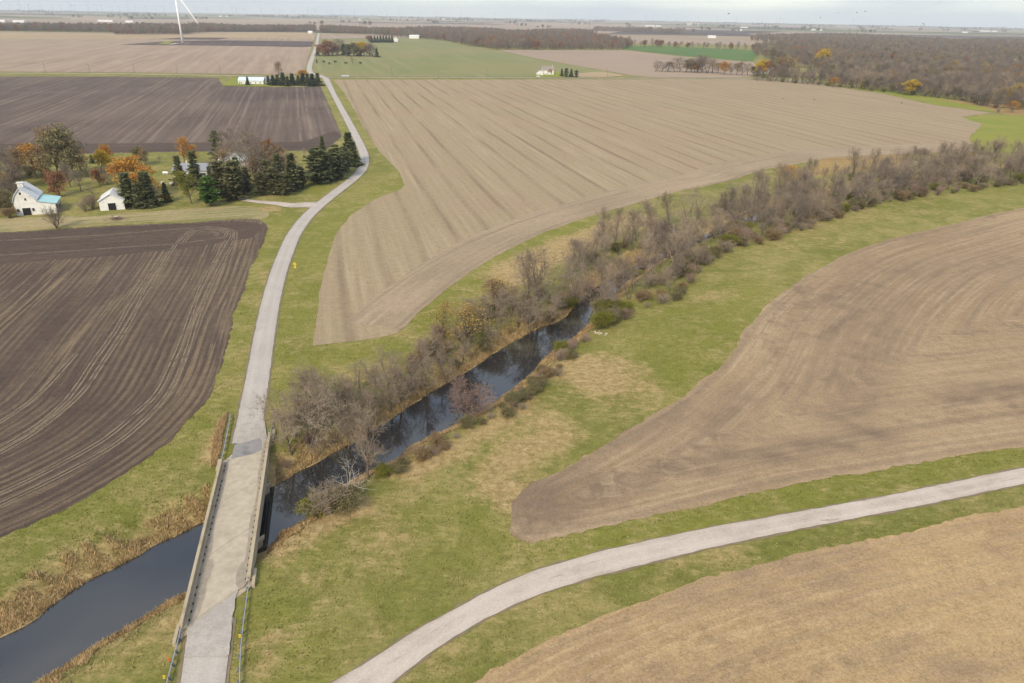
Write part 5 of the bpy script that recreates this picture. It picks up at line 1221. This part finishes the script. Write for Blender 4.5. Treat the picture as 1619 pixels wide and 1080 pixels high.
tpx('rust', (583, 67), 57, 'rust_tree', 'rust tree at the end of the pasture farm windbreak', wide=1.3)
house((621, 66), 14, 12, 6, 5, 0., 'white house behind the pasture farm windbreak', MT['roof_grey'], 'farmhouse', 2, ridge='y')
# row before the green crop, lone trees
row = [('bare_dense', 1036, 104), ('bare', 1046, 103), ('bare_dense', 1056, 105), ('bare', 1066, 105), ('bare_dense', 1075, 100), ('bare', 1084, 99), ('olive', 1092, 100), ('bare_dense', 1101, 97), ('orange', 1098, 106), ('bare_dense', 1110, 98), ('bare_open', 1118, 99), ('bare', 1126, 100), ('tan', 1135, 106)]
for k, x, top in row: tpx(k, (x, 113+.03*(x-1036)), top-5, 'row_tree', {'olive': 'olive tree', 'orange': 'small orange tree', 'tan': 'tan tree'}.get(k, 'bare tree')+' in the field row before the green crop', group='field row before the green crop, '+(k if k in ('olive', 'orange', 'tan') else 'bare'), wide=1.7)
row2 = [('orange', 1145, 102), ('bare_dense', 1155, 103), ('tan', 1164, 103), ('bare_dense', 1173, 102), ('bare', 1181, 104), ('yellow', 1197, 99), ('orange', 1207, 99), ('spruce_blue', 1243, 104), ('bare', 1257, 103), ('olive', 1190, 108), ('rust', 1225, 102), ('bare_dense', 1215, 96), ('tan', 1232, 95), ('tan', 1240, 92)]
for k, x, top in row2: tpx(k, (x, 118+.04*(x-1145)), top-2, 'row_tree', {'orange': 'orange tree', 'tan': 'tan tree', 'yellow': 'yellow tree', 'spruce_blue': 'blue spruce', 'olive': 'olive tree', 'rust': 'rust tree'}.get(k, 'bare tree')+' around the hidden farm by the wood', group='hidden farm trees, '+(k if k in ('orange', 'tan', 'yellow', 'spruce_blue', 'olive', 'rust') else 'bare'), wide=1.2)
house((1212, 116), 14, 9, 3.5, 3, .1, 'low pinkish white farm building hidden by autumn trees at the wood', MT['roof_brown'], 'farm_building', 2, cat='building')
tpx('spruce', (1218, 125), 120, 'spruce_tree', 'tiny dark spruce alone at the harvested field edge', wide=1.6)
for i in range(24): tpx(rng.choice(['bare_dense', 'rust', 'bare', 'bare_dense']), (985+i*9+rng.uniform(-3, 3), 72.5+i*.33), 63+i*.36+rng.uniform(-1.5, 1.5), 'row_tree', 'tree in the far row behind the green crop', group='far row behind the green crop', wide=1.2)
# ---------------------------------------------------------------- far woods (one mass each) and their front trees
proto_col = bpy.data.collections.new('wood_prototypes'); PIDX = {}
def add_proto(kind, key):
    for (tr, crn), H in TREE[kind]:
        bmj = bmesh.new(); bmj.from_mesh(tr); n0 = len(bmj.faces); bmj.from_mesh(crn)
        bmj.faces.ensure_lookup_table()
        for f in bmj.faces[n0:]: f.material_index = 1
        me = bpy.data.meshes.new('wood_tree'); bmj.to_mesh(me); bmj.free()
        me.materials.append(tr.materials[0]); me.materials.append(crn.materials[0])
        i = sum(len(v) for v in PIDX.values()); o = bpy.data.objects.new('p%03d' % i, me); o.scale = (10./H,)*3
        sc = 10./H; me.transform(Matrix.Scale(sc, 4)); o.scale = (1, 1, 1); proto_col.objects.link(o); PIDX.setdefault(key, []).append(i)
for k, src in (('bare', 'bare'), ('bare_dense', 'bare_dense'), ('rust', 'rust'), ('tan', 'tan'), ('orange', 'tan'), ('yellow', 'gold'), ('olive', 'olive'), ('spruce', 'spruce')): add_proto(src, k)
def gn_wood():
    g = bpy.data.node_groups.new('wood_scatter', 'GeometryNodeTree')
    g.interface.new_socket('Geometry', in_out='INPUT', socket_type='NodeSocketGeometry'); g.interface.new_socket('Geometry', in_out='OUTPUT', socket_type='NodeSocketGeometry')
    N = g.nodes; a = N.new('NodeGroupInput'); o = N.new('NodeGroupOutput'); ip = N.new('GeometryNodeInstanceOnPoints'); ci = N.new('GeometryNodeCollectionInfo')
    ci.inputs['Collection'].default_value = proto_col; ci.inputs['Separate Children'].default_value = True; ci.inputs['Reset Children'].default_value = True
    def na(name, ty):
        n = N.new('GeometryNodeInputNamedAttribute'); n.data_type = ty; n.inputs[0].default_value = name; return n.outputs[0]
    L = g.links.new
    L(a.outputs[0], ip.inputs['Points']); L(ci.outputs[0], ip.inputs['Instance']); ip.inputs['Pick Instance'].default_value = True
    L(na('idx', 'INT'), ip.inputs['Instance Index']); L(na('rot', 'FLOAT_VECTOR'), ip.inputs['Rotation']); L(na('sc', 'FLOAT_VECTOR'), ip.inputs['Scale']); L(ip.outputs[0], o.inputs[0])
    return g
GN = gn_wood()
def wood(name, P, hs, kinds, label, wide=(.75, 1.1), seed=3, mixf=None):
    r = np.random.default_rng(seed); P = np.asarray(P, float); n = len(P)
    names = [k for k, w in kinds]; w = np.array([w for k, w in kinds], float); w /= w.sum(); pick = r.choice(len(names), n, p=w)
    idx = [int(r.choice(PIDX[names[i]])) for i in pick]
    me = bpy.data.meshes.new(name); me.vertices.add(n); z = np.zeros(n)+(.4 if n and P[:, 1].max() > 480 else 0)
    me.vertices.foreach_set('co', np.stack([P[:, 0], P[:, 1], z], 1).astype(np.float32).ravel())
    h = r.uniform(hs[0], hs[1], n)/10.*(.75+.5*(wig(P, .011, .02)*.5+.5)); ww = h*r.uniform(*wide, n)
    at = me.attributes.new('idx', 'INT', 'POINT'); at.data.foreach_set('value', np.array(idx, np.int32))
    at = me.attributes.new('rot', 'FLOAT_VECTOR', 'POINT'); at.data.foreach_set('vector', np.stack([z*0, z*0, r.uniform(0, 6.28, n)], 1).astype(np.float32).ravel())
    at = me.attributes.new('sc', 'FLOAT_VECTOR', 'POINT'); at.data.foreach_set('vector', np.stack([ww, ww, h], 1).astype(np.float32).ravel())
    o = obj(name, me); mod = o.modifiers.new('scatter', 'NODES'); mod.node_group = GN
    return tag(o, label, 'wood', kind='stuff')
def fill(px, step, seed, z=0):
    r = np.random.default_rng(seed); poly = np.array(GP(px)); lo, hi = poly.min(0), poly.max(0)
    X, Y = np.meshgrid(np.arange(lo[0], hi[0], step), np.arange(lo[1], hi[1], step)); P = np.stack([X.ravel(), Y.ravel()], 1)+r.uniform(-.45, .45, (X.size, 2))*step
    return P[inside(P, poly)]
BARE = [('bare_dense', 5), ('bare', 3)]
WF = [(1198, 127), (1290, 134), (1345, 139.5), (1440, 150), (1530, 161), (1575, 171), (1640, 177), (1800, 190)]
P1 = fill(WF+[(2050, 200), (2050, 90), (1800, 74), (1619, 69), (1500, 67), (1420, 63), (1330, 61.5), (1230, 64), (1188, 78), (1196, 100)], 10.5, 21)
q = wig(P1, .006, .009); 
wl = GP([(1570, 96), (1619, 90), (1660, 95), (1660, 104), (1600, 104)])
P1 = P1[~inside(P1, np.array(wl))]; q = wig(P1, .006, .009); dl = seg_dist(P1, np.array(GP([(1198, 127), (1196, 100), (1188, 78), (1230, 64), (1330, 61.5)])))[0]; kp = (dl > 90) | (wig(P1, .03, .05) > .1+.6*(1-dl/90.)); P1, q = P1[kp], q[kp]; front = seg_dist(P1, np.array(GP(WF)))[0] < 15
P1, q = P1[~front], q[~front]
farm = P1[:, 1] > 1250
wood('bare_wood', P1[(q <= .55) & ~farm], (8, 18), [('bare_dense', 45), ('bare', 45), ('olive', 2), ('tan', 3), ('yellow', .05), ('spruce', .3)], 'wide grey leafless wood beyond the harvested field')
wood('bare_wood_back', P1[(q <= .55) & farm], (11, 17), [('bare_dense', 60), ('bare', 20), ('rust', 2), ('tan', 6), ('olive', 2)], 'farther grey and brown part of the wide wood', seed=4)
wood('autumn_wood', P1[q > .55], (10, 16), [('bare_dense', 50), ('tan', 22), ('rust', 4), ('orange', .5), ('olive', 6), ('yellow', .4)], 'brownish autumn patches within the wide grey wood', seed=5)
wood('rust_wood', fill([(650, 60), (700, 64.5), (745, 73.5), (783, 79), (985, 79.5), (1000, 73), (940, 62), (860, 56), (780, 51.5), (700, 49.5), (640, 50)], 13, 22), (13, 18), [('bare_dense', 60), ('bare', 10), ('rust', 11), ('tan', 3)], 'brown and rust wood behind the pasture', seed=6)
wood('dark_wood_strip', np.vstack([fill([(180, 55), (290, 55), (330, 51), (470, 50), (500, 50.5), (500, 46.5), (330, 44), (180, 46)], 14, 23), fill([(-500, 45), (-100, 48), (180, 52), (180, 46), (-100, 42), (-500, 39)], 15, 24), fill([(506, 52), (600, 56), (650, 60), (650, 50), (506, 47)], 14, 25)]), (12, 17), [('bare_dense', 60), ('bare', 10), ('rust', 14), ('olive', 5), ('tan', 4)], 'dark wood strip behind the turbine field', seed=7)
wood('wood_by_tan_field', np.vstack([fill([(835, 52), (880, 51), (930, 53.5), (945, 56), (900, 56)], 16, 26), fill([(938, 50), (1000, 51), (1080, 55), (1080, 52), (1000, 47.5), (940, 46)], 18, 27), fill([(1188, 66), (1240, 63), (1400, 62), (1350, 58), (1200, 59)], 18, 28)]), (12, 17), [('bare_dense', 60), ('bare', 20), ('rust', 8)], 'smaller grey woods between the far tan fields', seed=8)
# specks of woodland out to the horizon
r = np.random.default_rng(31); pts = []
for i in range(230):
    x = r.uniform(-80, 1700); hz = 23.6+.018*(x-809.5)-.0; y = hz+4.3+r.exponential(5.5); 
    if y > hz+22: continue
    L = r.uniform(3, 26) if r.random() < .75 else r.uniform(30, 110); g0, g1 = G(x-L/2, y-.018*L/2), G(x+L/2, y+.018*L/2); k = int(min(70, max(5, math.hypot(g0[0]-g1[0], g0[1]-g1[1])/22)))
    for j in range(k):
        t = r.random(); pts.append((g0[0]*(1-t)+g1[0]*t+r.normal(0, 14), g0[1]*(1-t)+g1[1]*t+r.normal(0, 14)))
wood('distant_woodland', [p for p in pts if math.hypot(*p) < 17500], (13, 20), [('bare_dense', 50), ('olive', 18), ('rust', 8)], 'distant tree lines and farm groves out to the horizon', wide=(1.2, 1.7), seed=9)
FR = resample(GP(WF[:-1]+[(1660, 179)]), 7.5)
for i, p in enumerate(FR):
    for rw in range(2):
        k = rng.choice(['bare_dense', 'bare_dense', 'bare', 'bare', 'bare_dense', 'tan', 'olive']) if rw == 0 else rng.choice(['bare_dense', 'bare'])
        h = rng.uniform(9, 17)*(.6 if k in ('tan', 'olive') and rw == 0 else 1); a = sized(k, h, 11, 14)
        tree(k, p[0]+rng.uniform(-3, 3), p[1]+3+rw*8+rng.uniform(-2, 2), h, 'wood_edge_tree', a+' tree standing in the front of the wide grey wood', group='front of the wide wood: '+a, wide=1.0)
for p in FR[::2]:
    k = rng.choice(['bush_olive', 'shrub', 'bush_tan', 'bush_green', 'shrub'])
    tree(k, p[0]+rng.uniform(-3, 3), p[1]-3+rng.uniform(-2, 2), rng.uniform(2, 4), 'wood_edge_shrub', 'shrub at the foot of the wide grey wood', 'shrub', 'shrubs at the wood foot', wide=1.4)
for k, px, top, lab in (('yellow', (1441, 151), 128, 'golden willow like tree beside the small barn at the wood'), ('gold', (1588, 166), 140, 'golden tree at the weed patch'), ('gold', (1570, 164), 145, 'yellow tree next to the golden tree at the weed patch'), ('gold', (1604, 166), 137, 'tall yellow tree at the weed patch end'), ('orange_thin', (1318, 138), 122, 'orange tree in the wood front'), ('gold', (1364, 141), 128, 'small yellow tree in the wood front'),
                         ('yellow', (1302, 108), 81, 'bright yellow tree deep in the grey wood'), ('gold', (1507, 118), 98, 'lone yellow tree inside the wide wood'), ('orange_thin', (1600, 178), 160, 'orange tree beyond the weed patch'), ('tan', (1480, 92), 79, 'tan tree far inside the wide wood'), ('shrub', (1578, 178), 172, 'grey mound of brush at the weed patch')):
    tpx(k, px, top, lab.split()[0].replace('lone', 'yellow').replace('small', 'yellow').replace('bright', 'yellow').replace('tall', 'yellow')+'_tree' if k != 'shrub' else 'brush_mound', lab, wide=1.4)
house((1416, 144), 11, 9, 3.5, 3., .2, 'small grey roofed barn at the wood edge', MT['roof_dark'], 'small_barn', 1, wallm='wood', cat='barn')

# ---------------------------------------------------------------- wind turbines
def turbine_meshes(hub, bl_, k=1.0, n=16):
    tw = MB().tube([(0, 0, -1), (0, 0, hub*.5), (0, 0, hub-1.5)], [2.6*k, 2.0*k, 1.5*k], n).mesh('tower', MT['white_metal'], True)
    na = MB(); na.box(-1.8*k, 1.8*k, -3.5*k, 7*k, hub-1.6*k, hub+2.2*k); nm = na.mesh('nacelle', MT['white_metal'])
    hb = MB().tube([(0, -3.4*k, hub), (0, -5*k, hub), (0, -6.6*k, hub)], [1.9*k, 1.7*k, .4*k], 12).mesh('hub', MT['white_metal'], True)
    b = MB(); st = [(0, 1.2, 1.2), (.06, 1.2, 1.1), (.18, 2.3, .75), (.4, 1.7, .5), (.7, 1.05, .3), (.94, .6, .15), (1., .12, .05)]
    for t, c, th in st:
        z = t*bl_; b.v += [(-c*k, 0, z), (0, -th*k, z), (c*k*1.1, 0, z), (0, th*k, z)]
    for i in range(len(st)-1):
        for j in range(4): a0 = i*4+j; a1 = i*4+(j+1) % 4; b.f.append((a0, a1, a1+4, a0+4))
    b.f.append((3, 2, 1, 0)); b.f.append(tuple(range(len(b.v)-4, len(b.v))))
    return tw, nm, hb, b.mesh('blade', MT['white_metal'])
def turbine(x, y, hub, meshes, phase, label, group=None, yaw=0., k=1.0):
    t = empty('wind_turbine', (x, y, 0), yaw); tag(t, label, 'wind turbine', group)
    tw, nm, hb, bm_ = meshes; obj('tower', tw, t); obj('nacelle', nm, t); obj('hub', hb, t)
    for j in range(3):
        b = obj('blade', bm_, t, (0, -5*k, hub)); b.rotation_euler = (0, math.radians(phase+120*j), 0)
x, y, _ = G(289, 68.5); turbine(x, y, 108, turbine_meshes(108, 80), 150, 'tall white wind turbine standing in the dark strip', yaw=.35)
ribbon('turbine_pad', np.array(GP([(268, 71), (280, 69), (300, 68.6)])), 12, .9, MT['gravel'], 'gravel pad and track at the turbine foot', zf=np.full(3, .9), taper=np.full(3, 12.))
MT['backlit_steel'] = plain('far_white_steel_backlit', (.42, .44, .47), .6, .02)  # far turbines are white; their backlit shade is put into this grey
_w = MT['white_metal']; MT['white_metal'] = MT['backlit_steel']; TM = turbine_meshes(92, 58, 1.15, 6); MT['white_metal'] = _w
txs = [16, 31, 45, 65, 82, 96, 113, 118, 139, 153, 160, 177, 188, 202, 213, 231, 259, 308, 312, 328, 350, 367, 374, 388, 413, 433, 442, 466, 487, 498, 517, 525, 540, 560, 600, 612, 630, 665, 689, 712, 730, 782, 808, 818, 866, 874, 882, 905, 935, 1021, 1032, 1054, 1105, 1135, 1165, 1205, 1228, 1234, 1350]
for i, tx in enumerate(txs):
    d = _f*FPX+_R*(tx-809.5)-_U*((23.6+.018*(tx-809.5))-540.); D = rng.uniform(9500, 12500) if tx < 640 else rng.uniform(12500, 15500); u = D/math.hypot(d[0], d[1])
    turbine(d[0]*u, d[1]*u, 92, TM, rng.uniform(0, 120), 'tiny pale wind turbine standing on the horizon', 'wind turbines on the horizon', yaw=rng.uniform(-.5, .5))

# ---------------------------------------------------------------- distant farm buildings
SH = [(164, 34.6, 19), (203, 35.8, 10), (2, 35, 7), (27, 35.8, 14), (870, 55.2, 12), (919, 57, 7), (654, 61, 14), (1125, 60.5, 11), (1027, 42, 13), (1041, 42.2, 6), (1087, 40, 5), (1168, 49, 8), (1176, 44.3, 10), (1294, 48.5, 10), (1525, 52.3, 6), (1556, 50, 12), (1584, 87, 10), (1607, 99, 7), (1617, 99, 7), (490, 53, 6), (576, 29.5, 3), (568, 32, 3), (930, 57.5, 6), (1572, 50.3, 6), (348, 26.5, 4), (358, 26.7, 3), (700, 31, 4), (1285, 48.2, 5)]
def far_shed(px, py, w, i):
    x, y, _ = G(px, py); s = math.hypot(x, y)/1123.; wm = w*s; hm = min(6.5, max(3.2, wm*.35))
    lab = 'pale farm shed far out among the distant fields'; g = 'distant farm sheds'
    if px in (1584, 1607, 1617): lab, g = 'pale house in the clearing of the wide wood', 'houses in the wood clearing'
    house((px-w/2, py), wm, min(wm*.6, 18), hm, hm*.55, 0., lab, MT['roof_grey'], 'distant_shed', 0, door=False, cat='shed')[0]['group'] = g
for i, (px, py, w) in enumerate(SH): far_shed(px, py, w, i)
x, y, _ = G(1094, 40.5); t = empty('grain_elevator', (x, y, 0)); tag(t, 'pale grain elevator towers near the horizon', 'grain elevator')
for i, (dx, r_, hh) in enumerate(((-50, 9, 26), (-28, 9, 26), (-6, 9, 30), (24, 7, 48), (60, 10, 24))): MB().tube([(dx, 0, 0), (dx, 0, hh), (dx, 0, hh+5)], [r_, r_, r_*.3], 12).build('silo', MT['stone'], t)

# ---------------------------------------------------------------- poles, cars, birds
def pole(px, hp):
    x, y, _ = G(*px); h = hp; t = empty('utility_pole', (x, y, 0)); tag(t, 'thin wooden utility pole beside the cross road', 'utility pole', 'utility poles along the cross road')
    MB().tube([(0, 0, -1), (0, 0, h)], [.18, .12], 6).build('pole', MT['wood'], t); MB().box(-1.2, 1.2, -.06, .06, h-1, h-.8).build('crossarm', MT['wood'], t)
for px in ((72, 115.5), (142, 116), (213, 117), (281, 118), (349, 119.5), (620, 122), (693, 122), (770, 123), (960, 123)): pole(px, 11.)
def car(px, rot, label, mat):
    x, y, _ = G(*px); t = empty('parked_car', (x, y, .33), rot); tag(t, label, 'car')
    wall_box([(-2.3, .35), (2.3, .35), (2.3, .85), (1.3, 1.0), (.7, 1.55), (-1.5, 1.6), (-2.2, 1.0)], -.9, .9).build('body', mat, t)
    MB().box(-1.4, .75, -.92, .92, 1.05, 1.45).build('window', MT['glass'], t)
    wm = MB().tube([(0, -.1, 0), (0, .1, 0)], .34, 12).mesh('wheel', MT['rubber'])
    for a in (-1.5, 1.5):
        for b in (-.86, .86): obj('wheel', wm, t, (a, b, .34))
car((543, 121.6), 0., 'white car driving on the cross road beside the pasture', MT['car_white'])
car((549, 121.6), 0., 'white car close behind another on the cross road', MT['car_white'])
car((851, 122.6), .0, 'pale car at the drive of the two storey house', MT['car_white'])
def bird_mesh(seed):
    R = random.Random(seed); up = R.uniform(-.1, .3); b = MB()
    b.tube([(-.25, 0, 0), (-.1, 0, .02), (.1, 0, .02), (.28, 0, .03)], [.02, .075, .07, .02], 6)
    for s in (-1, 1):
        k = len(b.v); b.v += [(.12, 0, .03), (.16, s*.28, .03+up*.6), (.02, s*.55, .03+up), (-.06, s*.3, .02+up*.55), (-.1, 0, .02)]; b.f += [(k, k+1, k+3, k+4), (k+1, k+2, k+3)]
    k = len(b.v); b.v += [(-.2, 0, .01), (-.42, .07, .01), (-.42, -.07, .01)]; b.f.append((k, k+1, k+2))
    return b.mesh('bird', MT['bird'])
for i, (px, py) in enumerate([(1152, 22), (1297, 28), (1325, 21), (1355, 20), (1368, 18), (1460, 38), (1401, 79), (1394, 90), (1319, 100), (1238, 156), (1426, 163), (1287, 157)]):
    d = _f*FPX+_R*(px-809.5)-_U*(py-540.); d = d/np.linalg.norm(d)*(190+17*(i % 5))
    o = obj('bird', bird_mesh(i), None, (d[0], d[1], CAM_H+d[2]), rng.uniform(0, 6)); o.scale = (.85,)*3
    o.rotation_euler[0] = rng.uniform(-.5, .5); tag(o, 'small dark bird flying over the wood and field', 'bird', 'flying birds')

# ---------------------------------------------------------------- haze
n = bpy.data.materials.new('air'); n.use_nodes = True; nt = n.node_tree; nt.nodes.clear()
ou = nt.nodes.new('ShaderNodeOutputMaterial'); pv = nt.nodes.new('ShaderNodeVolumePrincipled'); nt.links.new(pv.outputs[0], ou.inputs['Volume'])
pv.inputs['Color'].default_value = (.84, .92, 1.0, 1); pv.inputs['Density'].default_value = 6.5e-5; pv.inputs['Anisotropy'].default_value = 0.
hz = MB().box(-19000, 19000, -5000, 19000, -9, 235).build('haze', n); tag(hz, 'thin pale haze over the whole plain', kind='stuff')
